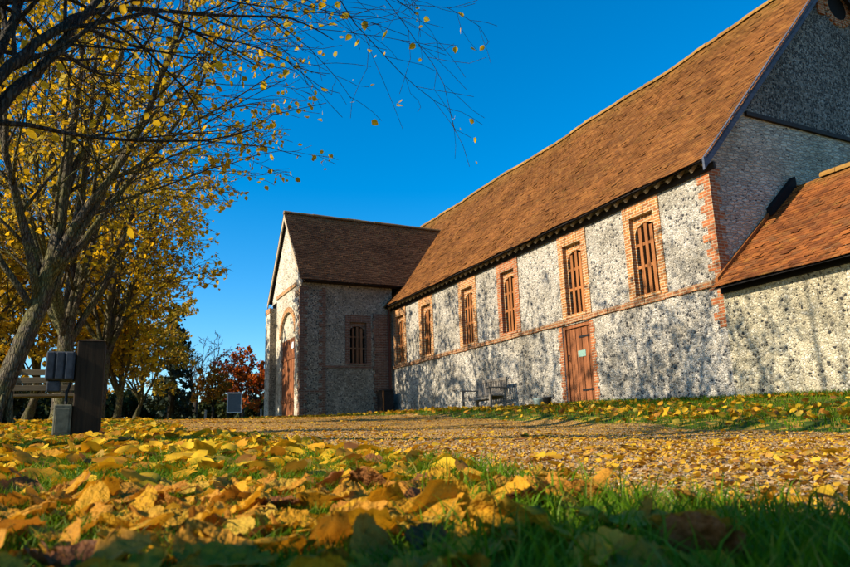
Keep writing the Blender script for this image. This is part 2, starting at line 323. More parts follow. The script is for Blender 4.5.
def ground(x, y):
    x = np.atleast_1d(np.asarray(x, float)); y = np.atleast_1d(np.asarray(y, float))
    xs = np.clip(x, -80, 60); ys = np.clip(y, -70, 80); out = np.zeros_like(xs)
    for i in range(0, len(xs), 20000):
        a = xs[i:i+20000]; b = ys[i:i+20000]; d2 = (a[:,None]-_cp[None,:,0])**2 + (b[:,None]-_cp[None,:,1])**2
        out[i:i+20000] = _U(d2)@_w[:-3] + _w[-3] + _w[-2]*a + _w[-1]*b
    # small bank where the grass strip drops to the drive, low undulation
    t = np.clip((ys+5.35)/0.7, 0, 1); gate = np.clip((xs-6)/8, 0, 1)*np.clip((-ys)/4.5, 0, 1)
    out += 0.09*gate*t*t*(3-2*t)*(ys < 0)
    out += 0.012*np.sin(xs*1.9+ys*0.7)*np.sin(ys*2.3-xs*0.6)
    return out
def gz(x, y): return float(ground(x, y)[0])
def edge_near(x):  return -10.13 - 0.17*np.clip((x-20.5)/2.5, 0, 1) + 0.10*np.sin(x*1.7) + 0.07*np.sin(x*4.3+1) - 0.02*np.clip(10-x, 0, 40)
def edge_far(x):   return -5.15 + 0.12*np.sin(x*1.1+.5) + 0.07*np.sin(x*3.7)
def on_path(x, y): return (y > edge_near(x)) & (y < edge_far(x)) & (x > -5)

def grid_axis(segs):
    out = []
    for a, b, s in segs: out += list(np.arange(a, b, s))
    return np.array(out + [segs[-1][1]])
gx = grid_axis([(-400,-80,40),(-80,-20,4),(-20,5,1),(5,18,0.5),(18,28,0.12),(28,60,4),(60,300,60)])
gy = grid_axis([(-300,-70,46),(-70,-20,5),(-20,-14,1),(-14,-9,0.12),(-9,0,0.25),(0,20,1),(20,80,6),(80,400,64)])
def soil_mat():
    mt, nt, b = mat('lawn_ground'); N = NT(nt); o = N.obj()
    n1 = N.noise(o, 9, 5, 0.7); c = N.ramp(n1.outputs[0], [(0.3,(0.022,0.045,0.008)),(0.5,(0.055,0.09,0.012)),(0.62,(0.10,0.12,0.02)),(0.75,(0.16,0.10,0.03))])
    vo = N.n('ShaderNodeTexVoronoi', feature='F1'); vo.inputs['Scale'].default_value = 9; N.l(o, vo.inputs['Vector'])
    s = N.n('ShaderNodeSeparateColor'); N.l(vo.outputs['Color'], s.inputs[0])
    n2 = N.noise(o, 0.25, 3); far = N.math('MULTIPLY', N.math('LESS_THAN', s.outputs[0], 0.35), N.ramp(n2.outputs[0], [(0.3,(0.3,0.3,0.3)),(0.6,(1,1,1))]))
    c = N.mix(far, c, N.ramp(s.outputs[1], [(0,(0.42,0.25,0.03)),(0.6,(0.50,0.31,0.03)),(1,(0.25,0.10,0.03))]))
    N.l(c, b.inputs['Base Color']); b.inputs['Roughness'].default_value = 0.9; N.bump(n1.outputs[0], 0.8, 0.03, b); return mt
M_SOIL = soil_mat()
XX, YY = np.meshgrid(gx, gy); ZZ = ground(XX.ravel(), YY.ravel())
nx, ny = len(gx), len(gy); ii = (np.arange(ny-1)[:,None]*nx + np.arange(nx-1)[None,:]).ravel()
o = link('lawn', np_mesh('lawn', np.c_[XX.ravel(), YY.ravel(), ZZ], np.c_[ii, ii+1, ii+nx+1, ii+nx], M_SOIL, True)); tag(o, kind='structure')

def gravel_mat():
    mt, nt, b = mat('gravel'); N = NT(nt); o = N.obj()
    vo = N.n('ShaderNodeTexVoronoi', feature='F1'); vo.inputs['Scale'].default_value = 55; N.l(o, vo.inputs['Vector'])
    s = N.n('ShaderNodeSeparateColor'); N.l(vo.outputs['Color'], s.inputs[0])
    c = N.ramp(s.outputs[0], [(0,(0.13,0.075,0.02)),(0.3,(0.33,0.18,0.045)),(0.6,(0.44,0.26,0.075)),(0.85,(0.50,0.35,0.16)),(1,(0.5,0.27,0.04))])
    n1 = N.noise(o, 2.3, 5, 0.65); c = N.mix(0.6, c, N.ramp(n1.outputs[0], [(0.3,(0.6,0.55,0.5)),(0.65,(1.2,1.1,0.9))]), 'MULTIPLY')
    N.l(c, b.inputs['Base Color']); b.inputs['Roughness'].default_value = 0.9
    N.bump(N.math('ADD', vo.outputs['Distance'], N.math('MULTIPLY', N.noise(o, 5, 4).outputs[0], 1.5)), 0.9, 0.02, b); return mt
M_GRAVEL = gravel_mat()
px_ = grid_axis([(-5,5,0.7),(5,18,0.25),(18,34,0.1)]); nyp = 40
tt = np.linspace(0, 1, nyp); PX = np.repeat(px_[None,:], nyp, 0); PY = edge_near(px_)[None,:]*(1-tt[:,None]) + edge_far(px_)[None,:]*tt[:,None]
PZ = ground(PX.ravel(), PY.ravel()) + 0.012
ii = (np.arange(nyp-1)[:,None]*len(px_) + np.arange(len(px_)-1)[None,:]).ravel()
o = link('gravel_drive', np_mesh('gravel_drive', np.c_[PX.ravel(), PY.ravel(), PZ], np.c_[ii, ii+1, ii+len(px_)+1, ii+len(px_)], M_GRAVEL, True)); tag(o, kind='structure')

# ------------------------------------------------------------------ the barn
L = 16.3
barn = thing('barn', 'long flint and brick barn with steep clay tiled roof, cross wing and lean-to', 'barn', (8, 2, 0))
def bpart(mb, name, mt, parent=barn, **k):
    o = mb.build(name, mt, None, **k); o.parent = parent
    o.matrix_parent_inverse = Matrix.Translation(-Vector(barn.location)) if parent == barn else Matrix.Identity(4)
    return o
# parts keep world coordinates: the barn Empty's offset is undone by the parent inverse

def wall_holes(mb, axis, plane, depth, u0, u1, z0, z1, holes):
    """vertical wall face in the plane axis=plane; rectangular holes (u0,u1,z0,z1) get reveals going in by depth"""
    us = sorted({u0, u1, *[h[0] for h in holes], *[h[1] for h in holes]}); zs = sorted({z0, z1, *[h[2] for h in holes], *[h[3] for h in holes]})
    P = (lambda u, z, d=0: (u, plane+d, z)) if axis == 'y' else (lambda u, z, d=0: (plane+d, u, z))
    for a, b in zip(us, us[1:]):
        for c, d in zip(zs, zs[1:]):
            if any(h[0] <= a and b <= h[1] and h[2] <= c and d <= h[3] for h in holes): continue
            mb.add([P(a,c),P(b,c),P(b,d),P(a,d)], [(0,1,2,3)])
    for a, b, c, d in holes:
        for p, q in (((a,c),(b,c)),((b,c),(b,d)),((b,d),(a,d)),((a,d),(a,c))):
            mb.add([P(*p),P(*q),P(*q,depth),P(*p,depth)], [(0,1,2,3)])
WINS = [0.80, 3.14, 6.22, 8.66, 11.76, 14.30]; WW = 0.58      # window centres, half width of the brick surround
WZ0, WZ1 = 2.20, 4.42
DX0, DX1, DZ1 = 11.10, 12.22, 2.03
holes = [(c-WW, c+WW, WZ0, WZ1) for c in WINS] + [(DX0, DX1, -0.6, DZ1)]
mb = MB(); wall_holes(mb, 'y', 0.0, 0.32, -0.2, L, -0.6, 4.75, holes)
# gable end wall: coursed rubble below the ledge; back wall
barn_wall = bpart(mb, 'wall', M_FLINT)
RZ = 10.72; RY = 5.13; EZ = 4.60
slope = (RZ-EZ)/(RY+0.35)
def roofz(y): return EZ + slope*(y+0.35)
mb = MB(); mb.add([(L,0,-0.6),(L,2*RY,-0.6),(L,2*RY,4.75),(L,0,4.75)], [(0,1,2,3)])
y6 = (6.0-EZ)/slope-0.35
mb.add([(L,0,4.75),(L,2*RY,4.75),(L,2*RY-y6,6.0),(L,y6,6.0)], [(0,1,2,3)]); bpart(mb, 'gable_wall', M_RUBBLE)
mb = MB(); mb.add([(L,y6,6.0),(L,2*RY-y6,6.0),(L,RY,RZ-0.1)], [(0,1,2)]); gab = bpart(mb, 'gable_flint', M_FLINT_DARK_SHADED)
mb = MB(); mb.box(L+0.002, L+0.07, 1.35, 8.9, 5.93, 6.03); bpart(mb, 'gable_ledge', M_WOOD_DARK)
# small brick-rimmed opening near the apex
mb = MB(); OY, OZ = 5.42, 9.72
for k in range(20):
    a = 2*math.pi*k/20
    mb.beam((L-0.02, OY-0.36*math.cos(a), OZ+0.36*math.sin(a)), (L-0.02, OY-0.56*math.cos(a), OZ+0.56*math.sin(a)), 0.11, 0.12, (1,0,0))
mb.box(L, L+0.045, 4.62, 4.86, 9.35, 10.0)
owl = bpart(mb, 'gable_opening', M_BRICK_RED)
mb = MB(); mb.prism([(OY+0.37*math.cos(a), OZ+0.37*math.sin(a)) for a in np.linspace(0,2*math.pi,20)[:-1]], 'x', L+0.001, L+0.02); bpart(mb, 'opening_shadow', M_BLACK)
mb = MB(); mb.add([(-10,2*RY,-0.6),(L,2*RY,-0.6),(L,2*RY,4.75),(-10,2*RY,4.75)], [(3,2,1,0)]); mb.add([(-10,0,-.6),(-10,2*RY,-.6),(-10,2*RY,4.75),(-10,RY,RZ-.1),(-10,0,4.75)],[(4,3,2,1,0)]); bpart(mb, 'rear_wall', M_FLINT_GREY_SHADED)

def quoins(mb, x, y, dx, dy, z0, z1, rng, proud=0.012):
    """toothed brick quoin wrapped round a corner; dx, dy point along the two faces away from the corner"""
    z = z0; k = 0
    while z < z1-0.02:
        h = 0.155; a = (0.30 if k % 2 else 0.16)+rng.uniform(-.03,.03); b = (0.16 if k % 2 else 0.30)+rng.uniform(-.03,.03)
        x0, x1 = sorted((x - math.copysign(proud, dx), x+dx*a)); y0, y1 = sorted((y - math.copysign(proud, dy), y+dy*b))
        mb.box(x0, x1, y0, y1, z, min(z+h, z1)-0.006); z += h; k += 1
rng = random.Random(3)
for q0, q1 in ((2.22, 4.55), (1.22, 2.05)):
    mb = MB(); quoins(mb, L, 0, -1, 1, q0, q1, rng); bpart(mb, 'quoins', M_BRICK_RED, barn)
# brick string course
mb = MB(); x = -0.05; 
while x < L+0.02:
    w = 0.2+rng.uniform(0,.2); mb.box(x, min(x+w, L+0.03)-0.006, -0.045+rng.uniform(-.012,.012), 0.05, 2.065+rng.uniform(-.012,.012), 2.19+rng.uniform(-.008,.008)); x += w
bpart(mb, 'string_course', M_BRICK_BAND, barn)

# windows: brick surround with a sunk brick panel and a barred opening
def make_window(mats, rng):
    jb = MB(); z = WZ0; k = 0
    while z < WZ1-0.33:                                            # toothed jambs
        h = 0.138; e = 0.0
        for sgn in (-1, 1):
            a, b = sorted((sgn*(WW+e), sgn*0.375)); jb.box(a, b, -0.022+rng.uniform(-.006,.006), 0.20, z, z+h-0.004)
        z += h; k += 1
    for i in range(10):                                            # head course of upright bricks
        w = 2*WW/10; jb.box(-WW+i*w+0.003, -WW+(i+1)*w-0.003, -0.028+rng.uniform(-.006,.006), 0.2, z, WZ1+0.02)
    jb.box(-0.40, 0.40, -0.05, 0.20, WZ0-0.0, WZ0+0.075)            # sill
    # sunk panel with arched opening
    op, za, pw = 0.345, 3.70, 0.376; arc = [(op*math.cos(a), za+0.26*math.sin(a)) for a in np.linspace(0, math.pi, 13)]
    pn = MB(); top = z+0.02; py = 0.10
    for i in range(12):
        (x0, z0_), (x1, z1_) = arc[i], arc[i+1]
        pn.add([(x0,py,z0_),(x1,py,z1_),(x1,py,top),(x0,py,top)], [(0,3,2,1)])
        pn.add([(x0,py,z0_),(x1,py,z1_),(x1,0.26,z1_),(x0,0.26,z0_)], [(0,1,2,3)])
    for sg in (-1, 1):
        a, b = sorted((sg*pw, sg*op)); pn.box(a, b, py, 0.26, WZ0+0.075, za); pn.add([(a,py,za),(b,py,za),(b,py,top),(a,py,top)], [(0,1,2,3)])
    br = MB()
    for xx in (-0.178, 0.0, 0.178): br.box(xx-0.048, xx+0.048, 0.095+rng.uniform(-.01,.01), 0.18, WZ0+0.075, za+0.24-abs(xx)*0.4)
    for zz in (2.92, 3.44): br.box(-op, op, 0.108, 0.17, zz, zz+0.07)
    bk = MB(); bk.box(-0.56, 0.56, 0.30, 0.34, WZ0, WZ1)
    return jb, pn, br, bk
def place(mb, f): mb.v = [f(v) for v in mb.v]; return mb
for i, c in enumerate(WINS):
    rng_w = random.Random(50+i); jb, pn, br, bk = make_window(None, rng_w); f = lambda v, c=c: (v[0]+c, v[1], v[2])
    w = bpart(place(jb, f), 'window', M_BRICK if i not in (3,) else M_BRICK_RED)
    bpart(place(pn, f), 'brick_panel', M_BRICK, w); bpart(place(br, f), 'window_bars', M_WOOD_BAR, w); bpart(place(bk, f), 'dark_opening', M_BLACK, w)

# plank door with a sign, latch and strap hinges
mb = MB(); n = 8; w = (DX1-DX0-0.16)/n
for i in range(n): mb.box(DX0+0.08+i*w+0.007, DX0+0.08+(i+1)*w-0.007, 0.07+0.009*(i % 2), 0.12, -0.06, DZ1-0.09)
mb.box(DX0+0.05, DX1-0.05, 0.10, 0.13, -0.3, DZ1)
door = bpart(mb, 'door', M_WOOD_DOOR, barn)
mb = MB(); mb.box(DX0+0.002, DX0+0.08, 0.03, 0.14, -0.3, DZ1-0.002); mb.box(DX1-0.08, DX1-0.002, 0.03, 0.14, -0.3, DZ1-0.002); mb.box(DX0+0.08, DX1-0.08, 0.03, 0.14, DZ1-0.09, DZ1-0.002); bpart(mb, 'door_frame', M_WOOD_DOOR, door)
mb = MB(); mb.box(DX0+0.50, DX0+0.80, 0.062, 0.074, 1.18, 1.34); sg = bpart(mb, 'door_sign', M_SIGN, door)
mb = MB(); mb.tube([(DX0+0.16,0.02,1.12),(DX0+0.16,0.02,1.26)], 0.014, 6); mb.beam((DX0+0.16,0.02,1.12),(DX0+0.16,0.08,1.12),.02,.02,(1,0,0)); mb.beam((DX0+0.16,0.02,1.26),(DX0+0.16,0.08,1.26),.02,.02,(1,0,0)); bpart(mb, 'handle', M_IRON, door)
for zz in (0.32, 1.66):
    mb = MB(); mb.box(DX1-0.55, DX1-0.07, 0.06, 0.074, zz, zz+0.05); bpart(mb, 'hinge', M_IRON, door)
for sg_, x0, x1 in ((-1, DX0-0.13, DX0-0.002), (1, DX1+0.002, DX1+0.13)):
    mb = MB(); z = -0.3; k = 0
    while z < 2.0:
        e = 0.05 if k % 2 else 0; mb.box(x0-(e if sg_ < 0 else 0), x1+(e if sg_ > 0 else 0), -0.012, 0.2, z, min(z+0.15, 2.06)-0.005); z += 0.155; k += 1
    bpart(mb, 'door_surround', M_BRICK_RED, door)

# tiled roofs: every course is real, tiles lifted at their lower edge
def tiles(O, e, s, length, run, tw=0.175, gauge=0.105, seed=0, sag=None, keep=None, lift=0.022):
    O = np.array(O, float); e = np.array(e, float); s = np.array(s, float); nrm = np.cross(e, s); nrm /= np.linalg.norm(nrm)
    if nrm[2] < 0: nrm = -nrm
    r = np.random.default_rng(seed); rows = int(math.ceil(run/gauge)); cols = int(length/tw)+1
    k, c = np.meshgrid(np.arange(rows), np.arange(cols), indexing='ij'); k = k.ravel(); c = c.ravel()
    u0 = np.clip((c-0.5*(k % 2))*tw, 0, length); u1 = np.clip((c+1-0.5*(k % 2))*tw-0.006, 0, length)
    ok = u1-u0 > 0.02; k, u0, u1 = k[ok], u0[ok], u1[ok]; n = len(k)
    v0 = k*gauge + r.normal(0, .004, n) - (r.random(n) < 0.012)*0.03; v1 = np.minimum((k+1.45)*gauge, run+0.02)
    l0 = lift + r.normal(0, .002, n) + (r.random(n) < 0.05)*0.016; l1 = -0.004 + r.normal(0,.003,n); tw_ = r.normal(0,.0022,n)
    def pt(u, v, w):
        p = O + u[:,None]*e + v[:,None]*s + w[:,None]*nrm
        if sag is not None: p[:,2] += sag(u, v)
        return p
    A = pt(u0,v0,l0+tw_); B = pt(u1,v0,l0-tw_); C_ = pt(u1,v1,l1); D = pt(u0,v1,l1); E_ = pt(u0,v0,l0+tw_-0.016); F_ = pt(u1,v0,l0-tw_-0.016)
    if keep is not None:
        kk = keep((A+C_)/2); A,B,C_,D,E_,F_ = (q[kk] for q in (A,B,C_,D,E_,F_)); n = len(A)
    V = np.stack([A,B,C_,D,E_,F_], 1).reshape(-1,3); b = np.arange(n)*6
    F = np.concatenate([np.c_[b,b+1,b+2,b+3], np.c_[b+4,b+5,b+1,b], np.c_[b+3,b+4,b+4,b][:, [0,1,3,3]][:0] if False else np.zeros((0,4), int)])
    return V, F
def np_part(name, V, F, mt, parent, smooth=False):
    o = link(name, np_mesh(name, V, F, mt, smooth)); o.parent = parent
    o.matrix_parent_inverse = Matrix.Translation(-Vector(barn.location)) if parent == barn else Matrix.Identity(4); return o
run = math.hypot(RY+0.35, RZ-EZ); sl = ((0, (RY+0.35)/run, (RZ-EZ)/run))
X0R = -9.0; LR = L+0.30-X0R
def sag_main(u, v):
    t = v/run; x = u+X0R
    return (-0.10*np.sin(np.pi*np.clip((x+1)/(L+1), 0, 1))*t + 0.03*np.sin(x*0.9+1)*t*t - 0.07*np.sin(np.pi*t) + 0.014*np.sin(x*2.3+t*5) + 0.010*np.sin(x*1.1-t*7))
V, F = tiles((X0R,-0.35,EZ), (1,0,0), sl, LR, run, seed=1, sag=sag_main)
roof = np_part('roof', V, F, M_TILE, barn)
# back slope and a deck under the tiles
mb = MB(); mb.add([(X0R,-0.33,EZ-0.03),(L+0.28,-0.33,EZ-0.03),(L+0.28,RY,RZ-0.22),(X0R,RY,RZ-0.22)], [(0,1,2,3)])
mb.add([(X0R,2*RY+0.35,EZ),(L+0.30,2*RY+0.35,EZ),(L+0.30,RY,RZ-0.03),(X0R,RY,RZ-0.03)], [(0,1,2,3)]); bpart(mb, 'roof_deck', M_WOOD_DARK, roof)
# ridge tiles follow the sag
def ridge(mb, a, b, n, r, sagf=None):
    a = Vector(a); b = Vector(b); d = (b-a).normalized(); side = d.cross(Vector((0,0,1))).normalized()
    for i in range(n):
        p = a.lerp(b, i/n); q = a.lerp(b, (i+0.97)/n); rr = r*random.uniform(.95,1.05); dz = random.uniform(-.008,.008)
        if sagf: p = p+Vector((0,0,sagf(i/n))); q = q+Vector((0,0,sagf((i+1)/n)))
        ring = [(side*(rr*math.cos(t))+Vector((0,0,rr*0.8*math.sin(t)+dz))) for t in np.linspace(-0.3, math.pi+0.3, 8)]
        mb.add([p+k for k in ring]+[q+k*0.97 for k in ring], [(j,j+1,9+j,8+j) for j in range(7)]+[tuple(range(8)), tuple(range(15,7,-1))])
random.seed(5)
sr = lambda t: float(sag_main(np.array([t*LR]), np.array([run]))[0])
mb = MB(); ridge(mb, (X0R,RY,RZ-0.02), (L+0.3,RY,RZ-0.02), 58, 0.15, sr); bpart(mb, 'ridge_tiles', M_TILE_RIDGE, roof)
# bargeboard on the gable, eaves board, rafter feet with pale ends
mb = MB(); a = Vector((L+0.27,-0.38,EZ-0.14)); b = Vector((L+0.27,RY,RZ-0.17)); mb.beam(a, b, 0.05, 0.26, (1,0,0)); 
mb = MB()
pr = [(-0.40,EZ-0.27),(-0.40,EZ-0.02),(RY,RZ-0.04),(RY,RZ-0.34)]; mb.prism(pr, 'x', L+0.22, L+0.27)
pr = [(2*RY+0.40,EZ-0.27),(2*RY+0.40,EZ-0.02),(RY,RZ-0.04),(RY,RZ-0.34)]; mb.prism(pr, 'x', L+0.22, L+0.27); bpart(mb, 'bargeboard', M_BARGE, roof)
mb = MB(); mb.add([(0,-0.30,EZ-0.05),(L+0.22,-0.30,EZ-0.05),(L+0.22,0.02,EZ+0.27),(0,0.02,EZ+0.27)], [(3,2,1,0)]); mb.box(0, L+0.2, -0.06, 0.0-0.002, EZ-0.16, EZ-0.02); bpart(mb, 'eaves_board', M_WOOD_DARK, roof)
x = 0.2
while x < L+0.15:
    mb = MB(); mb.beam((x,-0.205,EZ-0.095),(x,0.0,EZ+0.13), 0.055, 0.075); x += 0.33
    bpart(mb, 'rafter_foot', M_WOOD_PALE, roof)

# ------------------------------------------------------------------ cross wing (projects towards the drive at the far end)
WX0, WY, WE, WR = -4.55, -3.77, 5.45, 8.93        # left side, gable face, eaves, ridge
BY = -3.84                                         # buttress face
mb = MB()
wall_holes(mb, 'x', 0.0, -0.3, WY, 0.02, -0.6, 5.75, [(-2.02, -0.92, 2.22, 4.18)])
mb.add([(WX0,WY,-0.6),(WX0,6,-0.6),(WX0,6,5.75),(WX0,WY,5.75)], [(3,2,1,0)])
wing = bpart(mb, 'wing_wall', M_FLINT_GREY_SHADED, barn)
# gable face with tall arched doorway
gd0, gd1, gzs = -3.05, -0.95, 3.6                  # doorway sides and spring height
arc = [((gd0+gd1)/2 - (gd1-gd0)/2*math.cos(a), gzs + 0.95*math.sin(a)) for a in np.linspace(0, math.pi, 15)]
mb = MB(); 
mb.add([(WX0,WY,-.6),(gd0,WY,-.6),(gd0,WY,gzs),(WX0,WY,gzs)], [(0,1,2,3)]); mb.add([(gd1,WY,-.6),(0,WY,-.6),(0,WY,gzs),(gd1,WY,gzs)], [(0,1,2,3)])
mb.add([(WX0,WY,gzs),(gd0,WY,gzs),(gd0,WY,5.5),(WX0,WY,5.5)], [(0,1,2,3)]); mb.add([(gd1,WY,gzs),(0,WY,gzs),(0,WY,5.5),(gd1,WY,5.5)], [(0,1,2,3)])
for (x0,z0),(x1,z1) in zip(arc, arc[1:]): mb.add([(x0,WY,z0),(x1,WY,z1),(x1,WY,5.5),(x0,WY,5.5)], [(0,1,2,3)]); mb.add([(x0,WY,z0),(x1,WY,z1),(x1,WY+.25,z1),(x0,WY+.25,z0)], [(3,2,1,0)])
for xx in (gd0, gd1): mb.add([(xx,WY,-.6),(xx,WY+.25,-.6),(xx,WY+.25,gzs),(xx,WY,gzs)], [(0,1,2,3)])
mb.add([(WX0,WY,5.5),(0,WY,5.5),(WX0/2,WY,WR-0.12)], [(0,1,2)]); bpart(mb, 'wing_gable', M_FLINT_WHITE, wing)
mb = MB()
for (x0,z0),(x1,z1) in zip(arc, arc[1:]):
    cx = (gd0+gd1)/2; mb.beam(((x0+x1)/2, WY-0.01, (z0+z1)/2), ((x0+x1)/2+((x0+x1)/2-cx)*0.2, WY-0.01, (z0+z1)/2+((z0+z1)/2-gzs)*0.2+.02), 0.23, 0.06, (0,1,0))
mb.box(-3.75, -0.72, WY-0.05, WY+0.05, 5.42, 5.56); bpart(mb, 'arch_bricks', M_BRICK, wing)
mb = MB(); n = 9; w = (gd1-gd0)/n
for i in range(n): mb.box(gd0+i*w+.006, gd0+(i+1)*w-.006, WY+.08-.008*(i % 2), WY+.27, 0.0, gzs-0.15)
mb.box(gd0, gd1, WY+.05, WY+.09, 0.9, 1.05); mb.box(gd0, gd1, WY+.05, WY+.09, 2.6, 2.75)
wd = bpart(mb, 'wing_door', M_WOOD_DOOR, wing)
mb = MB(); mb.prism([(gd0,gzs-0.15),(gd1,gzs-0.15)]+[(x,z) for x,z in arc[::-1]], 'y', WY+.07, WY+.27); bpart(mb, 'door_tympanum', M_FLINT_WHITE, wing)
mb = MB(); mb.box(-1.5,-1.25,WY+.03,WY+.06,3.0,3.25); bpart(mb, 'wing_notice', M_WHITE, wing)
# buttresses: the right one wraps the corner with quoins
for q0, q1, q2, q3, q4 in ((WX0, WX0+0.72, WY-.001, 5.05, 0), (-0.62, 0.035, -2.85, 5.12, .035)):
    BF = -4.06 if q0 == WX0 else BY
    mb = MB(); mb.box(q0, q1, BF, q2, -0.6, q3); mb.add([(q0,BF,q3),(q1,BF,q3),(q1,WY,q3+.3),(q0,WY,q3+.3)], [(0,1,2,3)]); bpart(mb, 'buttress', M_FLINT_GREY_SHADED, wing)
    bpart(MB().box(q0-.01, q1+.01-q4, BF-0.012, BF+.02, -0.6, q3-.22), 'buttress_lit_face', M_FLINT_WHITE, wing)  # whiter slab on the sun side carries the sunlight as colour
    bpart(MB().box(q0-.02, q1+.02-q4, BF-0.03, BF+.02, q3-.215, q3+.01), 'buttress_cap', M_BRICK, wing)
rng = random.Random(9)
mb = MB(); quoins(mb, 0.045, BY-0.013, -1, 1, -0.5, 5.25, rng)
z = -0.5; k = 0
while z < 5.2:
    e = 0.28 if k % 2 else 0.14; mb.box(-0.1, 0.05+rng.uniform(-.01,.01), -2.83-e, -2.83, z, z+0.15); z += 0.155; k += 1
mb.box(-0.1, 0.065, BY-.02, -2.82, 1.13, 1.24); bpart(mb, 'wing_quoins', M_BRICK_OLD, wing)
mb = MB(); mb.box(-0.05, 0.04, -2.828, -0.93, 2.09, 2.19); bpart(mb, 'wing_string_course', M_BRICK_OLD, wing)
mb = MB(); z = -0.5; k = 0
while z < 4.15:
    e = (0.86 if k % 2 else 0.78) + rng.uniform(-.03,.03); mb.box(-0.1, 0.05+rng.uniform(-.008,.008), -e, -0.055, z, z+0.145); z += 0.15; k += 1
bpart(mb, 'corner_pier', M_BRICK_OLD, wing)
# wing window
rng_w = random.Random(70); jb, pn, br, bk = make_window(None, rng_w); f = lambda v: (-v[1], v[0]*0.94-1.47, (v[2]-WZ0)*0.885+2.22)
ww = bpart(place(jb, f), 'wing_window', M_BRICK_OLD, wing)
mb = pn; place(mb, f); mb.v += []; bpart(mb, 'wing_window_panel', M_BRICK_OLD, wing); bpart(place(br, f), 'wing_window_bars', M_WOOD_BAR_DK, wing); bpart(place(bk, f), 'wing_dark_opening', M_BLACK, wing)
mb = MB(); mb.tube([(0.12,-0.18,4.6),(0.12,-0.18,1.05)], 0.045, 8); mb.tube([(0.12,-0.18,1.05),(0.16,-0.24,0.95)], 0.05, 8); bpart(mb, 'downpipe', M_PIPE, wing)
# wing roof: two slopes, tiles on the sunlit-side and the visible one
hx = 0.35; wrun = math.hypot(-WX0/2+hx, WR-WE); rx = WX0/2
VY0 = BY-0.10; wl_ = 4.6-VY0
sag_w = lambda u, v: -0.05*np.sin(np.pi*v/wrun) - 0.03*np.sin(np.pi*u/wl_)*v/wrun + 0.01*np.sin(u*2.2)
V1, F1 = tiles((hx,VY0,WE), (0,1,0), ((rx-hx)/wrun, 0, (WR-WE)/wrun), wl_, wrun, seed=4, sag=sag_w)
V2, F2 = tiles((WX0-hx,VY0,WE), (0,1,0), ((WX0-hx-rx)/-wrun, 0, (WR-WE)/wrun), wl_, wrun, seed=6, sag=sag_w)
wroof = np_part('wing_roof', np.r_[V1,V2], np.r_[F1,F2+len(V1)], M_TILE_DARK, wing)
mb = MB(); ridge(mb, (rx,VY0,WR-0.01), (rx,3.7,WR-0.03), 24, 0.13); bpart(mb, 'wing_ridge_tiles', M_TILE_DARK, wing)
mb = MB(); mb.add([(hx-.02,VY0+.03,WE-.03),(hx-.02,4.5,WE-.03),(rx,4.5,WR-.1),(rx,VY0+.03,WR-.1)], [(0,1,2,3)]); mb.add([(WX0-hx+.02,VY0+.03,WE-.03),(WX0-hx+.02,4.5,WE-.03),(rx,4.5,WR-.1),(rx,VY0+.03,WR-.1)], [(3,2,1,0)])
mb.box(0.0, 0.05, WY, 0.4, WE-0.05, WE+.25); bpart(mb, 'wing_roof_deck', M_WOOD_DARK, wing)
mb = MB()
for sg_ in (1, -1):
    q = lambda x: rx + sg_*(x-rx)
    mb.prism([(q(hx+.02),WE-.22),(q(hx+.02),WE-.03),(rx,WR-.05),(rx,WR-.30)], 'y', VY0+.01, VY0+.05)
    mb.prism([(q(hx-.25),WE+.0),(q(hx-.18),WE+.16),(rx,WR-.38),(rx,WR-.52)], 'y', VY0+.20, VY0+.24)
bpart(mb, 'wing_bargeboard', M_WOOD_PALE, wing)

# ------------------------------------------------------------------ lean-to against the near gable
LE, LRZ, LRY, LX1 = 2.02, 4.42, 2.55, 24.0
mb = MB(); mb.add([(L+.002,-0.03,-0.9),(LX1,-0.03,-0.9),(LX1,-0.03,2.2),(L+.002,-0.03,2.2)], [(0,1,2,3)])
mb.add([(LX1,-0.03,-.9),(LX1,5.2,-.9),(LX1,5.2,2.2),(LX1,LRY,4.3),(LX1,-0.03,2.2)], [(0,1,2,3,4)]); lean = bpart(mb, 'lean_to_wall', M_FLINT_OCHRE, barn)
lrun = math.hypot(LRY+0.34, LRZ-LE+.07)
sag_l = lambda u, v: 0.012*np.sin(u*2.1+v) - 0.03*np.sin(np.pi*v/lrun)
V, F = tiles((L+0.02,-0.34,LE-.07), (1,0,0), (0,(LRY+.34)/lrun,(LRZ-LE+.07)/lrun), LX1+.1-L, lrun, seed=12, sag=sag_l)
np_part('lean_to_roof', V, F, M_TILE_RED, lean)
mb = MB(); mb.add([(L+.02,-0.32,LE-.11),(LX1,-0.32,LE-.11),(LX1,LRY,LRZ-.06),(L+.02,LRY,LRZ-.06)], [(0,1,2,3)]); mb.add([(L+.02,2*LRY+.2,LE),(LX1,2*LRY+.2,LE),(LX1,LRY,LRZ),(L+.02,LRY,LRZ)], [(0,1,2,3)])
mb.box(L+.0, LX1, -0.09, -0.034, LE-.16, LE+.04); bpart(mb, 'lean_to_eaves', M_BLACK, lean)
random.seed(8)
mb = MB(); ridge(mb, (L+.75,LRY,LRZ), (LX1,LRY,LRZ), 20, 0.13); bpart(mb, 'lean_to_ridge', M_TILE_RIDGE, lean)
mb = MB(); mb.prism([(1.62,3.66),(1.62,3.84),(2.55,4.66),(2.55,4.40)], 'x', L+.003, L+.14); bpart(mb, 'flashing_board', M_BLACK, lean)
mb = MB(); mb.prism([(-0.2,LE+.06),(-.2,LE+.14),(1.6,3.72),(1.6,3.64)], 'x', L+.003, L+.07); bpart(mb, 'verge_tiles', M_TILE_RED, lean)

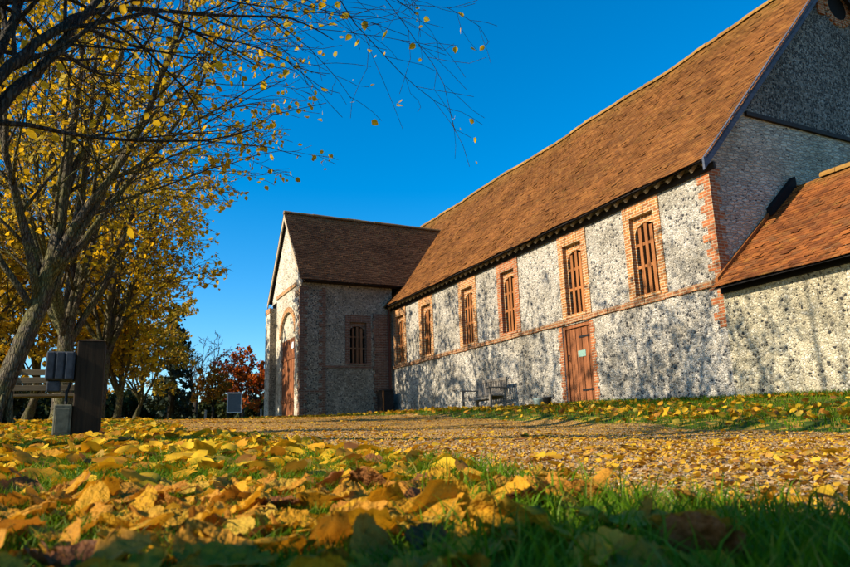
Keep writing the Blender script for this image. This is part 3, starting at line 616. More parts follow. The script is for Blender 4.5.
# ------------------------------------------------------------------ trees
def tangent(d, rnd, ang):
    a = d.cross(Vector((rnd.uniform(-1,1), rnd.uniform(-1,1), rnd.uniform(-1,1))))
    if a.length < 1e-3: a = d.cross(Vector((1,0,0)))
    return (d*math.cos(ang) + a.normalized()*math.sin(ang)).normalized()
class Tree:
    def __init__(s, seed, leaf=0.085, leaf_n=4, kids=(6,6,5,4), droop=0.5, min_r=0.004, lsize_var=0.3, leaf_prob=1.0, outl=(0.55,0.5,0.5)):
        s.r = random.Random(seed); s.wood = MB(); s.lp = []; s.leaf = leaf; s.leaf_n = leaf_n; s.kids = kids; s.droop = droop; s.min_r = min_r; s.lv = lsize_var; s.lprob = leaf_prob; s.outl = outl; s.thick = .016
    def branch(s, p, d, Ln, r0, lvl, r1=None):
        rn = s.r; n = max(3, int(Ln/(0.42 if lvl < 2 else 0.28))); pts = [Vector(p)]; rad = [r0]; d = Vector(d).normalized(); st = Ln/n
        rend = r1 if r1 is not None else max(s.min_r, r0*0.25); dirs = []
        for i in range(n):
            w = (0.06, 0.09, 0.14, 0.2, 0.24)[min(lvl,4)]
            d = d + Vector((rn.gauss(0,w), rn.gauss(0,w), rn.gauss(0,w)))
            t = i/n
            d.z += (0.03, (0.05 if t < .35 else -0.085*s.droop), -0.06*s.droop, -0.05*s.droop, -.05)[min(lvl,4)]
            d.normalize(); pts.append(pts[-1]+d*st); rad.append(r0+(rend-r0)*((i+1)/n)**0.8); dirs.append(d.copy())
        s.wood.tube(pts, rad, (9,7,6,4,3)[min(lvl,4)], cap=lvl < 2)
        s.kid(pts, rad, dirs, Ln, lvl)
    def poly(s, pts, r0, r1, lvl, Ln=None, kids=True):
        """hand-laid limb"""
        P = []; pts = [Vector(p) for p in pts]
        for i in range(len(pts)-1):                                 # Catmull-Rom
            a = pts[max(i-1,0)]; b = pts[i]; c = pts[i+1]; d = pts[min(i+2,len(pts)-1)]
            for k in range(4):
                t = k/4; P.append(0.5*((2*b)+(c-a)*t+(2*a-5*b+4*c-d)*t*t+(3*b-a-3*c+d)*t**3))
        P.append(pts[-1]); n = len(P)-1; rad = [r0+(r1-r0)*(i/n)**0.9*1.0 for i in range(n+1)]
        for q in P[1:-1]: q += Vector((s.r.gauss(0,.02), s.r.gauss(0,.02), s.r.gauss(0,.02)))*min(1, 8*r0)
        dirs = [(P[i+1]-P[i]).normalized() for i in range(n)]; L_ = sum((P[i+1]-P[i]).length for i in range(n))
        s.wood.tube(P, rad, (12,8,6,4,3)[min(lvl,4)], cap=lvl < 2)
        if kids: s.kid(P, rad, dirs, L_, lvl)
        return P, rad
    def kid(s, pts, rad, dirs, Ln, lvl):
        rn = s.r; n = len(dirs)
        if lvl >= len(s.kids): s.leaves(pts); return
        k = s.kids[lvl]; k = max(2, int(round(k*min(1.5, max(0.45, Ln/(6.5,2.8,1.3,0.6)[min(lvl,3)])))))
        t0 = (0.14,0.22,0.2,0.15)[min(lvl,3)]; az = rn.uniform(0,6.283)
        for j in range(k):
            t = t0 + (1-t0)*(j+rn.random())/k; i = min(n-1, int(t*n)); q = pts[i].lerp(pts[i+1], min(1, t*n-i))
            ang = (0.85,0.75,0.7)[min(lvl,2)]*rn.uniform(.65,1.2)*(1.0-.35*t); d = dirs[i]
            a = d.cross(Vector((.3,.2,.9))).normalized(); c = d.cross(a); az += 2.4+rn.uniform(-.5,.5)
            dd = d*math.cos(ang) + (a*math.cos(az)+c*math.sin(az))*math.sin(ang)
            if lvl: dd.z = dd.z*0.7+0.1
            dd.normalize(); L2 = Ln*(0.46,0.48,0.50,0.5)[min(lvl,3)]*(1.2-0.6*t)*rn.uniform(.7,1.2)
            s.branch(q, dd, max(0.22, L2), max(s.min_r, min(rad[i]*0.5, L2*s.thick)), lvl+1)
        if lvl >= len(s.kids)-1: s.leaves(pts)
    def leaves(s, pts):
        rn = s.r
        for p in pts[1:]:
            for _ in range(s.leaf_n):
                if rn.random() < s.lprob: s.lp.append((p+Vector((rn.gauss(0,.05),rn.gauss(0,.05),rn.gauss(-.04,.05)))))
    def build(s, root, bark, leafm, loc):
        loc = Vector(loc); w = s.wood; w.v = [(a-loc.x,b-loc.y,c-loc.z) for a,b,c in w.v]
        w.build('trunk', bark, root, smooth=True)
        if s.lp: link('crown', leaf_cloud('crown', np.array([tuple(p-loc) for p in s.lp]), s.leaf, s.lv, leafm, s.r.randrange(9999)), root)
def leaf_cloud(name, P, size, var, mt, seed, hang=0.5, flat=False):
    r = np.random.default_rng(seed); n = len(P)
    d = r.normal(0,1,(n,3)); d[:,2] -= hang*1.6; d /= np.linalg.norm(d,axis=1)[:,None]        # leaf axis hangs
    a = np.cross(d, r.normal(0,1,(n,3))); a /= np.linalg.norm(a,axis=1)[:,None]; nn = np.cross(d,a)
    S = size*(1+var*r.normal(0,1,n)).clip(.5,1.6); S = S[:,None]; f = r.uniform(-.12,.18,(n,1))*S
    V = np.stack([P, P+d*S*.28+a*S*.40+nn*f, P+d*S*.66+a*S*.36+nn*f, P+d*S*1.08-nn*f*.5, P+d*S*.66-a*S*.36+nn*f, P+d*S*.28-a*S*.40+nn*f], 1).reshape(-1,3)
    b = np.arange(n)*6; F = np.concatenate([np.c_[b,b+1,b+2,b+3], np.c_[b,b+3,b+4,b+5]])
    return np_mesh(name, V, F, mt)

# lime tree whose trunk stands behind the timber post
TA = (14.0, -12.33)
za = gz(*TA)
tr = thing('lime_tree', 'leaning mossy trunk of a yellow-leaved tree at the left edge, behind the grey meter box', 'tree', (TA[0],TA[1],za))
t = Tree(11, leaf=0.085, leaf_n=2, kids=(11,8,6), droop=0.8, leaf_prob=0.40)
X, Y = TA
def smooth_trunk(tr_, pts, rad, n=16, step=.09, rough=.07, seed=1):
    """trunk with an uneven, knotted outline"""
    pts = np.array(pts, float); cs = np.r_[0, np.cumsum(np.linalg.norm(np.diff(pts,axis=0),axis=1))]; q = np.arange(0, cs[-1], step); r_ = np.random.default_rng(seed)
    P = np.stack([np.interp(q, cs, pts[:,k]) for k in range(3)], 1); rr = np.interp(q, cs, rad)
    for _ in range(6): P[1:-1] = (P[:-2]+P[1:-1]*2+P[2:])/4; rr[1:-1] = (rr[:-2]+rr[1:-1]*2+rr[2:])/4
    b0 = len(tr_.wood.v); tr_.wood.tube([tuple(p) for p in P], list(rr), n); ph = r_.uniform(0,6.28,8)
    for i in range(len(P)):
        for k in range(n):
            v = np.array(tr_.wood.v[b0+i*n+k]); a = 6.283*k/n; f = 1+rough*(math.sin(3*a+ph[0]+q[i]*1.1)+.7*math.sin(2*a+ph[1]-q[i]*2.3)+.5*math.sin(5*a+ph[2]+q[i]*3.1))+.03*r_.normal()
            tr_.wood.v[b0+i*n+k] = tuple(P[i]+(v-P[i])*f)
smooth_trunk(t, [(X,Y-.08,za-.15),(X,Y-.06,za+.12),(X+.0,Y+.08,za+.6),(X,Y+.25,za+1.2),(X,Y+.41,za+1.75),(X+.02,Y+.52,za+2.4),(X+.03,Y+.60,za+3.0),(X,Y+.62,za+4.2),(X+.05,Y+.70,za+5.6),(X,Y+.64,za+7.4)], [.25,.155,.135,.13,.125,.11,.09,.07,.045,.015], 18, rough=.055)
for k in range(6):                                                  # root flare
    a = k*1.05+.3; t.wood.tube([(X+.42*math.cos(a),Y+.42*math.sin(a)-.05,za-.12),(X+.2*math.cos(a),Y+.2*math.sin(a)-.03,za+.1),(X+.1*math.cos(a),Y+.1*math.sin(a)+.06,za+.5)], [.04,.065,.04], 7)
S = Vector((X, Y+.44, za+2.0))
for (dx,dy,dz),Ln,r in (((.05,.12,1),6.0,.085),((-.2,-.2,1),6.0,.075),((.2,.22,1),6.2,.08),((-.28,.32,1),6.0,.07),((.22,-.24,1),5.8,.065),((-.1,.55,.9),5.6,.06),((.1,-.5,.9),5.2,.055),((.12,.42,1),5.8,.06)):
    t.branch(S+Vector((dx*.15,dy*.15,random.uniform(-.45,.3))), (dx,dy,dz), Ln, r, 0)
t.build(tr, M_BARK, M_LEAF_Y, (X,Y,za))

# near tree just left of the frame: its limbs reach over the top of the picture
TB = (20.85, -12.75); zb = gz(*TB); X, Y = TB
tb = thing('lime_tree', 'almost bare tree beside the drive, dark limbs reaching over the top left sky', 'tree', (X,Y,zb))
t = Tree(23, leaf=0.075, leaf_n=1, kids=(5,6,5), droop=0.35, leaf_prob=0.20, min_r=0.003)
t.wood.tube([(X,Y,zb-.15),(X,Y,zb+.2),(X+.03,Y+.02,zb+1.2),(X,Y+.05,zb+2.2)], [.38,.27,.22,.2], 12)
S = (X, Y+.05, zb+2.1)
NEAR_LIMBS = [
 ([(20.84,-12.7,.3),(20.8,-12.15,.73),(20.66,-11.91,1.46),(20.44,-11.68,1.97),(20.23,-11.51,2.46),(19.93,-11.23,3.13),(19.47,-10.54,4.2)], .055, .02),
 ([(20.85,-12.6,.5),(20.84,-12.1,1.15),(20.72,-11.92,1.65),(20.44,-11.67,2.19),(20.03,-11.38,2.72),(19.64,-10.99,3.09),(19.2,-10.31,3.49),(19.0,-9.5,3.78),(18.85,-8.95,3.75)], .05, .005),
 ([(20.82,-12.7,.9),(20.71,-12.22,1.29),(20.47,-11.97,2.02),(20.26,-11.91,2.46),(19.95,-11.84,3.21),(19.6,-11.7,4.6)], .055, .02),
 ([(20.85,-12.7,2.2),(20.2,-12.0,3.4),(19.53,-11.27,4.13),(19.08,-10.49,4.4),(18.84,-9.58,4.65),(18.8,-8.9,4.72),(18.75,-8.3,4.68),(18.7,-7.8,4.5)], .045, .004),
 ([(20.23,-11.51,2.46),(19.93,-11.23,2.55),(19.65,-10.86,2.69),(19.39,-10.43,2.85)], .02, .004),
 ([(19.64,-10.99,3.09),(19.28,-10.47,3.17),(18.98,-9.86,3.15)], .018, .004),
 ([(20.84,-12.7,1.5),(20.61,-12.21,2.15),(20.14,-11.65,2.72),(19.64,-10.97,3.28),(19.24,-10.09,3.72),(19.06,-9.3,4.05)], .05, .005)]
for pts, r0, r1 in NEAR_LIMBS: t.poly(pts, r0, r1, 1)
for (dx,dy,dz),Ln,r in (((.05,.05,1),5.6,.09),((-.3,.3,1),5.4,.055),((.35,.1,1),5.2,.07),((-.2,-.35,1),5.2,.07)):
    t.branch(S, (dx,dy,dz), Ln, r, 0)
t.build(tb, M_BARK_DARK, M_LEAF_Y, (X,Y,zb))

# tree beside the photographer, out of frame: its trunk shades the nearest grass
TC = (25.12, -14.2); zc = gz(*TC); X, Y = TC
tc = thing('lime_tree', 'bare stout tree beside the camera, outside the left of the frame', 'tree', (X,Y,zc))
t = Tree(31, leaf=0.08, leaf_n=1, kids=(7,6,5), droop=0.6, leaf_prob=0.2)
t.wood.tube([(X,Y,zc-.15),(X,Y,zc+.3),(X+.02,Y,zc+1.5),(X,Y,zc+2.8)], [.5,.38,.33,.3], 12)
for (dx,dy,dz),Ln,r in (((.0,-.3,1),6.0,.16),((.5,-.2,.9),5.6,.12),((-.4,-.4,1),5.6,.11)): t.branch((X,Y,zc+2.7), (dx,dy,dz), Ln, r, 0)
t.build(tc, M_BARK_DARK, M_LEAF_Y, (X,Y,zc))

# another nearly bare tree of the row, left of the frame: its stems throw the streaks on the lean-to
TD = (17.35, -13.5); zd = gz(*TD); X, Y = TD
td = thing('lime_tree', 'nearly bare many-stemmed tree between the leaning tree and the one beside the drive', 'tree', (X,Y,zd))
t = Tree(47, leaf=0.08, leaf_n=1, kids=(4,5,4), droop=0.6, leaf_prob=0.15, min_r=.004)
smooth_trunk(t, [(X,Y,zd-.15),(X,Y,zd+.3),(X+.03,Y,zd+1.5),(X,Y+.05,zd+2.2)], [.34,.25,.22,.2], 14)
for (dx,dy,dz),Ln,r in (((.0,.05,1),7.6,.11),((.16,.0,1),7.8,.10),((-.16,-.05,1),7.6,.10),((.05,-.25,1),7.0,.09)): t.branch((X+dx,Y+.03,zd+2.0), (dx,dy,dz), Ln, r, 0)
t.build(td, M_BARK_DARK, M_LEAF_Y, (X,Y,zd))

# the row beyond, full of yellow leaves
def row_tree(seed, x, y, label, leafm, h=1.0, prob=0.75, leaf=0.10, leaf_n=2, kids=(10,8,6), group='trees in the avenue', bark=M_BARK, spread=0.6, trunk_h=1.7):
    z0 = gz(x, y); root = thing('lime_tree', label, 'tree', (x,y,z0), 0, group); t = Tree(seed, leaf=leaf, leaf_n=leaf_n, kids=kids, droop=0.9, leaf_prob=prob, min_r=.006); rn = random.Random(seed)
    lean = (rn.uniform(-.2,.2), rn.uniform(-.1,.25))
    th = trunk_h; lx, ly = x+lean[0], y+lean[1]
    t.wood.tube([(x,y,z0-.15),(x,y,z0+.2),(x+lean[0]*.5,y+lean[1]*.5,z0+.55*th),(lx,ly,z0+th),(lx,ly,z0+th+1.2),(lx,ly,z0+th+4.5*h)], [.27*h,.19*h,.16*h,.14*h,.09*h,.01], 10)
    k0 = rn.uniform(0,6)
    for k in range(8):
        a = k0+k*1.05; sp = spread*rn.uniform(.4,1.3)
        t.branch((lx,ly,z0+th*rn.uniform(.8,1.05)), (sp*math.cos(a),sp*math.sin(a),1), rn.uniform(5.0,6.2)*h, .075*h, 0)
    t.build(root, bark, leafm, (x,y,z0)); return root
row_tree(101, 7.6, -11.6, 'yellow tree with several stems rising just behind the grey meter box', M_LEAF_Y, 1.2, 0.30, trunk_h=2.0, spread=.6, kids=(8,7,6))
row_tree(102, 1.5, -10.7, 'broad golden tree right of the timber post, drooping over the drive', M_LEAF_Y, 1.12, 0.45, 0.11, spread=.45, trunk_h=2.2)
row_tree(103, -5.5, -9.8, 'olive and gold tree with a low crown in mid distance, right of the timber post', M_LEAF_Y, 0.85, 0.7, 0.12, 2, spread=.5, trunk_h=1.0)
row_tree(104, -12.5, -8.6, 'farthest olive tree of the avenue, in front of the dark conifer', M_LEAF_GOLD, 0.8, 0.75, 0.14, 2, spread=.6, trunk_h=.9)
row_tree(105, 3.0, -14.6, 'golden tree behind the leaning trunk at the far left', M_LEAF_GOLD, 1.1, 0.6, 0.12, 2, spread=.8, trunk_h=1.2)
row_tree(106, -6, -13.0, 'dull yellow tree far behind the avenue at the left edge', M_LEAF_GOLD, 1.1, 0.7, 0.15, 2, spread=.8, trunk_h=1.0)

# bare tree, conifers, red maples, saplings, hedge in the distance
def bare_tree(seed, x, y, h, label, leafm=None, prob=0, leaf=0.1, leaf_n=2, name='bare_tree', kids=(10,7,5), bark=M_BARK_DARK, minr=.014, spread=.6, stem=1.6):
    z0 = gz(x, y); root = thing(name, label, 'tree', (x,y,z0)); t = Tree(seed, leaf=leaf, leaf_n=leaf_n, kids=kids, droop=0.3, leaf_prob=prob, min_r=minr); rn = random.Random(seed)
    t.wood.tube([(x,y,z0-.1),(x,y,z0+.2*h),(x,y,z0+stem*h)], [.26*h,.18*h,.14*h], 9)
    for k in range(7):
        a = k*.9+rn.random(); sp = spread*rn.uniform(.5,1.5); t.branch((x,y,z0+stem*h*rn.uniform(.75,1)), (sp*math.cos(a),sp*math.sin(a),1), rn.uniform(3.2,4.2)*h, .08*h, 0)
    t.build(root, bark, leafm or M_LEAF_Y, (x,y,z0)); return root
bare_tree(201, -19.8, -4.7, 0.92, 'leafless grey tree standing right of the dark conifer', kids=(13,9,6), minr=.011)
bare_tree(202, -13.3, -2.2, 0.74, 'round red and orange maple beside the wing of the barn', M_LEAF_RED, 0.8, 0.13, 3, 'maple_tree', (12,9,6), M_BARK_DARK, .008, 1.0, 1.0)
bare_tree(203, -21.3, -1.5, 0.85, 'thin dark purple tree behind the red maple', M_LEAF_PURPLE, 0.4, 0.15, 2, 'maple_tree', (11,8,5), M_BARK_DARK, .01, .9, 1.0)
bare_tree(204, -9.6, -5.35, 0.40, 'small orange sapling left of the white framed notice board', M_LEAF_ORANGE, 0.7, 0.11, 3, 'sapling', (9,6,4), M_BARK_DARK, .008)
def conifer(seed, x, y, h, w, label):
    z0 = gz(x, y); root = thing('conifer', label, 'tree', (x,y,z0)); r = np.random.default_rng(seed)
    MB().tube([(0,0,-.2),(0,0,h*.5),(0,0,h*.98)], [.22,.13,.02], 8).build('trunk', M_BARK_DARK, root, smooth=True)
    P = []
    for k in range(int(h*9)):
        zz = h*(0.06+0.92*(k/(h*9))); ln = w*(1-(zz/h))**0.75*r.uniform(.6,1.15)+.15; a = r.uniform(0,6.28)
        for j in range(int(14+ln*26)):
            t_ = r.random()**0.6; q = t_*ln; P.append((q*math.cos(a)+r.normal(0,.13), q*math.sin(a)+r.normal(0,.13), zz-0.22*q+r.normal(0,.10)))
    link('crown', leaf_cloud('crown', np.array(P), 0.20, 0.3, M_CONIFER, seed), root)
conifer(301, -16.5, -6.5, 6.9, 1.5, 'tall dark conifer behind the last golden tree')
conifer(302, -8.5, -14.6, 4.8, 1.7, 'dark conifer at the far left edge behind the leaning trunk')
def shrub(seed, x, y, sx, sy, h, label, name='hedge', mt=M_HEDGE, n=5000, size=.16):
    z0 = gz(x, y); root = thing(name, label, 'hedge', (x,y,z0)); r = np.random.default_rng(seed); st = MB()
    for k in range(7):
        a = r.uniform(0,6.28); st.tube([(r.uniform(-.6,.6)*sx,r.uniform(-.6,.6)*sy,-.1),(r.uniform(-.8,.8)*sx,r.uniform(-.8,.8)*sy,h*.7)], [.05,.02], 5)
    st.build('stems', M_BARK_DARK, root)
    P = r.normal(0,1,(n,3)); P /= np.linalg.norm(P,axis=1)[:,None]; P *= r.random((n,1))**(1/3.5)
    cl = r.uniform(-1,1,(26,3)); cl[:,2] = r.uniform(.1,.75,26); k = r.integers(0,26,n); P = np.c_[cl[k,0]*sx+P[:,0]*.75, cl[k,1]*sy+P[:,1]*.75, (cl[k,2]*h+P[:,2]*.35*h).clip(.02)]
    link('foliage', leaf_cloud('foliage', P, size, .3, mt, seed), root)
shrub(401, -29, -2.6, 1.6, 3.4, 2.0, 'dark evergreen hedge closing the view below the leafless tree', n=11000, size=.2)
shrub(402, -30.5, -7.0, 1.6, 3.6, 2.2, 'dark evergreen hedge under the golden avenue', n=11000, size=.2)
shrub(403, -28, -12.5, 1.6, 4.0, 2.6, 'dark shrubbery at the far left behind the tree trunks', n=9000, size=.22)
shrub(404, -25, 1.2, 1.4, 3.2, 1.7, 'dark hedge behind the notice board and red maple', n=11000, size=.18)
shrub(405, -12, -17, 1.6, 3.0, 2.2, 'dark bushes left of the wooden bench by the leaning tree', n=8000, size=.2)

# ------------------------------------------------------------------ timber post with meter boxes
pz = gz(17.8,-11.2)
post = thing('timber_post', 'stout dark timber post carrying electric boxes, in the leafy grass', 'post', (17.80,-11.20,pz), R(-4))
MB().prism([(-.12,-.13),(.12,-.13),(.12,.13),(-.12,.13)], 'z', -.15, .97).build('shaft', M_POST, post, bevel=.012)
MB().add([(-.125,-.135,.971),(.125,-.135,.971),(.125,.135,.971),(-.125,.135,.971),(-.08,0,1.0),(.08,0,1.0)], [(3,2,1,0),(0,1,5,4),(1,2,5),(2,3,4,5),(3,0,4)]).build('cap', M_POST, post)
mb = MB(); mb.box(-.10,.12,-.40,-.14,.57,.86); bx = mb.build('meter_box', M_GREYBOX, post, bevel=.02)
mb = MB(); 
for k in range(3): mb.box(.12,.15,-.393+k*.085,-.322+k*.085,.58,.85)
mb.build('box_ribs', M_GREYBOX, bx, bevel=.01)
MB().box(-.06,.10,-.38,-.26,.46,.565).build('socket', M_GREYBOX, post, bevel=.012)
mb = MB(); mb.box(-.02,.17,-.29,-.132,.03,.33); lb = mb.build('switch_box', M_GREYBOX_L, post, bevel=.012)
MB().box(.171,.18,-.27,-.15,.06,.29).build('switch_box_lid', M_GREYBOX_L, lb, bevel=.004)
mb = MB(); mb.tube([(.03,-.17,.56),(.03,-.20,.45),(.03,-.2,.33)], .014, 6); mb.build('cable', M_IRON, post)

# ------------------------------------------------------------------ benches
def bench(name, label, x, y, rz, w, mt, back=True, z=None):
    b = thing(name, label, 'bench', (x,y,gz(x,y) if z is None else z), rz)
    for sx in (-1,1):
        MB().beam((sx*(w/2-.04),-.50,0),(sx*(w/2-.04),-.50,.62), .06,.07,(0,1,0)).build('leg', mt, b, bevel=.006)
        MB().beam((sx*(w/2-.04),-.02,0),(sx*(w/2-.04),.06,.92 if back else .62), .06,.07,(0,1,0)).build('leg', mt, b, bevel=.006)
        MB().beam((sx*(w/2-.04),-.58,.64),(sx*(w/2-.04),.06,.64), .09,.035).build('armrest', mt, b, bevel=.006)
    mb = MB()
    for k in range(5): mb.box(-w/2,w/2,-.53+k*.105,-.44+k*.105,.40,.428)
    mb.build('seat', mt, b, bevel=.004)
    mb = MB(); mb.box(-w/2,w/2,-.52,-.49,.32,.40); mb.box(-w/2,w/2,-.06,-.03,.32,.40); mb.build('rail', mt, b)
    mb = MB(); mb.beam((-w/2,.055,.90),(w/2,.055,.90),.05,.08); mb.beam((-w/2,-.0,.50),(w/2,-.0,.50),.04,.06)
    n = int(w/.09)
    for k in range(n): xx = -w/2+.06+k*(w-.12)/(n-1); mb.beam((xx,0,.50),(xx,.055,.88),.055,.018,(0,1,0))
    mb.build('backrest', mt, b)
    return b
bench('garden_bench', 'weathered grey wooden bench with slatted back against the flint wall', 8.05, -0.42, R(2), 1.55, M_WOOD_GREY, z=gz(8.05,-.6))
def picnic(x, y, rz):
    z0 = gz(x,y); b = thing('wooden_bench', 'wooden slatted bench between the leaning trunk and the timber post', 'bench', (x,y,z0), rz)
    mb = MB()
    for k in range(4): mb.box(-.75,.75,-.42+k*.11,-.33+k*.11,.43,.47)
    mb.build('seat', M_WOOD_BROWN, b, bevel=.005)
    mb = MB()
    for k in range(3): mb.box(-.75,.75,.06+k*.05,.09+k*.05,.56+k*.14,.66+k*.14)
    mb.build('backrest', M_WOOD_BROWN, b, bevel=.005)
    for sx in (-.6,.6):
        MB().beam((sx,-.38,0),(sx,-.38,.43),.08,.08,(0,1,0)).build('leg', M_WOOD_BROWN, b)
        MB().beam((sx,.0,0),(sx,.16,.95),.08,.07,(0,1,0)).build('leg', M_WOOD_BROWN, b)
picnic(11.94, -11.75, R(80))

# ------------------------------------------------------------------ small things by the wall
z0 = gz(10.55,-.35)
p = thing('plant_pot', 'small pale green pot standing by the foot of the plank door', 'pot', (10.35,-.38,z0))
def lathe(prof, n=18):
    mb = MB(); mb.tube([(0,0,z) for r,z in prof], [r for r,z in prof], n); return mb
mb = MB(); N_ = 20; prof = [(.0,.0),(.09,.0),(.13,.2),(.15,.24),(.13,.24),(.12,.20),(.0,.19)]
for r_,z_ in prof: mb.v += [(r_*math.cos(6.2832*k/N_), r_*math.sin(6.2832*k/N_), z_) for k in range(N_)]
mb.f += [(i*N_+k, i*N_+(k+1)%N_, (i+1)*N_+(k+1)%N_, (i+1)*N_+k) for i in range(len(prof)-1) for k in range(N_)]
pm = mb.build('pot_body', M_POT, p, smooth=True)
b2 = thing('bucket', 'small dark bucket between the pale pot and the plank door', 'bucket', (10.72,-.36,z0))
mb2 = MB(); mb2.v = [(a*.9,b*.9,c*1.05) for a,b,c in mb.v]; mb2.f = list(mb.f); mb2.build('bucket_body', M_IRON, b2, smooth=True)
mb = MB(); mb.tube([(.13*math.cos(a),0,.25+.1*math.sin(a)) for a in np.linspace(0,math.pi,9)], .006, 5); mb.build('bucket_handle', M_IRON, b2)
# dark timber bin in the corner of wing and barn
z0 = gz(.5,-.5); b3 = thing('timber_bin', 'tall dark timber bin in the corner between wing and barn', 'bin', (.42,-.52,z0))
mb = MB()
for k in range(5): mb.box(-.30+k*.12+.004,-.18+k*.12-.004,-.22,.22,-.05,.98)
mb.build('bin_body', M_WOOD_DARK, b3); MB().box(-.33,.33,-.25,.25,.985,1.03).build('lid', M_WOOD_DARK, b3); MB().box(.301,.33,-.245,-.19,-.05,.98).build('lit_edge_strip', M_WOOD_BAR, b3)  # orange strip stands in for the sunlit edge of the bin

# notice board and marker posts in the distance
z0 = gz(-6.7,-4.9); nb = thing('notice_board', 'white framed notice board on dark legs below the red maple', 'notice board', (-6.7,-4.9,z0), R(80))
for sx in (-.28,.28): MB().box(sx-.04,sx+.04,-.04,.04,-.1,.27).build('leg', M_WOOD_DARK, nb)
MB().box(-.28,.28,-.03,.03,.28,1.1).build('panel', M_GLASS, nb)
mb = MB(); mb.box(-.33,-.28,-.05,.05,.24,1.16); mb.box(.28,.33,-.05,.05,.24,1.16); mb.box(-.28,.28,-.05,.05,1.10,1.16); mb.box(-.28,.28,-.05,.05,.24,.29); mb.build('frame', M_WHITE, nb, bevel=.008)
lab = ['short white marker post at the foot of the orange sapling', 'short white marker post under the red maple near the wing']
for (x,y),lb_ in zip(((-7.0,-6.1),(-6.6,-3.7)), lab):
    o = MB().box(-.045,.045,-.045,.045,-.1,.40).build('marker_post', M_MARKER, bevel=.02); o.location = (x,y,gz(x,y)); tag(o, lb_, 'post', 'marker posts')

# ------------------------------------------------------------------ ground cover
rg = np.random.default_rng(77)
def wedge(n, r0, r1, power=1.0):
    """random ground points in front of the camera, denser near it"""
    u = rg.random(n); r = (r0**power + u*(r1**power-r0**power))**(1/power); a = rg.uniform(R(-40), R(38), n)
    base = math.atan2(fwd.y, fwd.x); th = base - a
    return CAM.x + r*np.cos(th), CAM.y + r*np.sin(th), r
def blades(X, Y, hgt, wid, seed, mt, name):
    r = np.random.default_rng(seed); n = len(X); Z = ground(X, Y) - .005
    a = r.uniform(0,6.283,n); h = hgt*r.uniform(.55,1.3,n); w = wid*r.uniform(.7,1.3,n); b = r.uniform(.1,.9,n)*h; t = r.uniform(0,6.283,n)
    ux, uy = np.cos(a)*w/2, np.sin(a)*w/2; bx, by = np.cos(t)*b, np.sin(t)*b
    def L_(f, s, bend): return np.stack([X+ux*s+bx*bend, Y+uy*s+by*bend, Z+h*f],1)
    V = np.stack([L_(0,-1,0),L_(0,1,0),L_(.45,.9,.16),L_(.45,-.9,.16),L_(.8,.6,.52),L_(.8,-.6,.52),L_(1,.05,1),L_(1,-.05,1)],1).reshape(-1,3)
    k = np.arange(n)*8; F = np.concatenate([np.c_[k,k+1,k+2,k+3],np.c_[k+3,k+2,k+4,k+5],np.c_[k+5,k+4,k+6,k+7]])
    return V, F
Vs, Fs, off = [], [], 0
for n, r0, r1, pw, h, w in ((60000,.38,2.2,1.0,.062,.0035),(60000,1.8,6,1.0,.055,.006),(45000,5.5,16,1.0,.055,.011),(25000,14,40,1.2,.06,.022),(9000,.45,1.9,1.0,.085,.0045),(0,1,2,1,.10,.014)):
    if n == 0: X = rg.uniform(-.2, 24, 9000); Y = -.03-np.abs(rg.normal(0,.07,9000)); r = X
    else: X, Y, r = wedge(n, r0, r1, pw)
    if h == .085: q_ = (X-CAM.x)*rt0.x+(Y-CAM.y)*rt0.y > -.02*r; X, Y = X[q_], Y[q_]
    n = len(X); k = ~on_path(X, Y+rg.normal(0,.10,len(Y))) & ~((Y > -.02) & (X > -5)) & ~((X < .05) & (X > -4.6) & (Y > -3.9)); X, Y = X[k], Y[k]
    # patchy: thin where leaves lie thick
    V, F = blades(X, Y, h, w, int(r1*10), M_GRASS, 'g'); Vs.append(V); Fs.append(F+off); off += len(V)
o = link('grass', np_mesh('grass', np.concatenate(Vs), np.concatenate(Fs), M_GRASS)); tag(o, 'short green lawn grass showing between fallen leaves', 'grass', kind='stuff')

# loose pebbles and leaf crumbs on the drive
X, Y, r = wedge(60000, .9, 9, 1.0); k = on_path(X, Y); X, Y, r = X[k], Y[k], r[k]; n = len(X); Z = ground(X,Y)+.012
s = rg.uniform(.003,.0085,n); q = rg.normal(0,.35,(n,6)) ; oct_ = np.array([(1,0,0),(0,1,0),(-1,0,0),(0,-1,0),(0,0,.75),(0,0,-.5)])
V = (oct_[None]*(1+.35*rg.normal(0,1,(n,6,1)))*s[:,None,None]) + np.stack([X,Y,Z],1)[:,None,:]
b = np.arange(n)*6; F = np.concatenate([np.c_[b+i,b+(i+1)%4,b+4] for i in range(4)])
M_PEB = leaf_mat('pebble', [(0,(0.20,0.13,0.07)),(0.4,(0.36,0.24,0.12)),(0.7,(0.50,0.38,0.24)),(1,(0.28,0.16,0.07))], 0.0, brown=0.2, rough=0.8)
o = link('gravel_stones', np_mesh('gravel_stones', V.reshape(-1,3), F, M_PEB)); tag(o, 'loose tan gravel stones on the drive', 'gravel', kind='stuff')

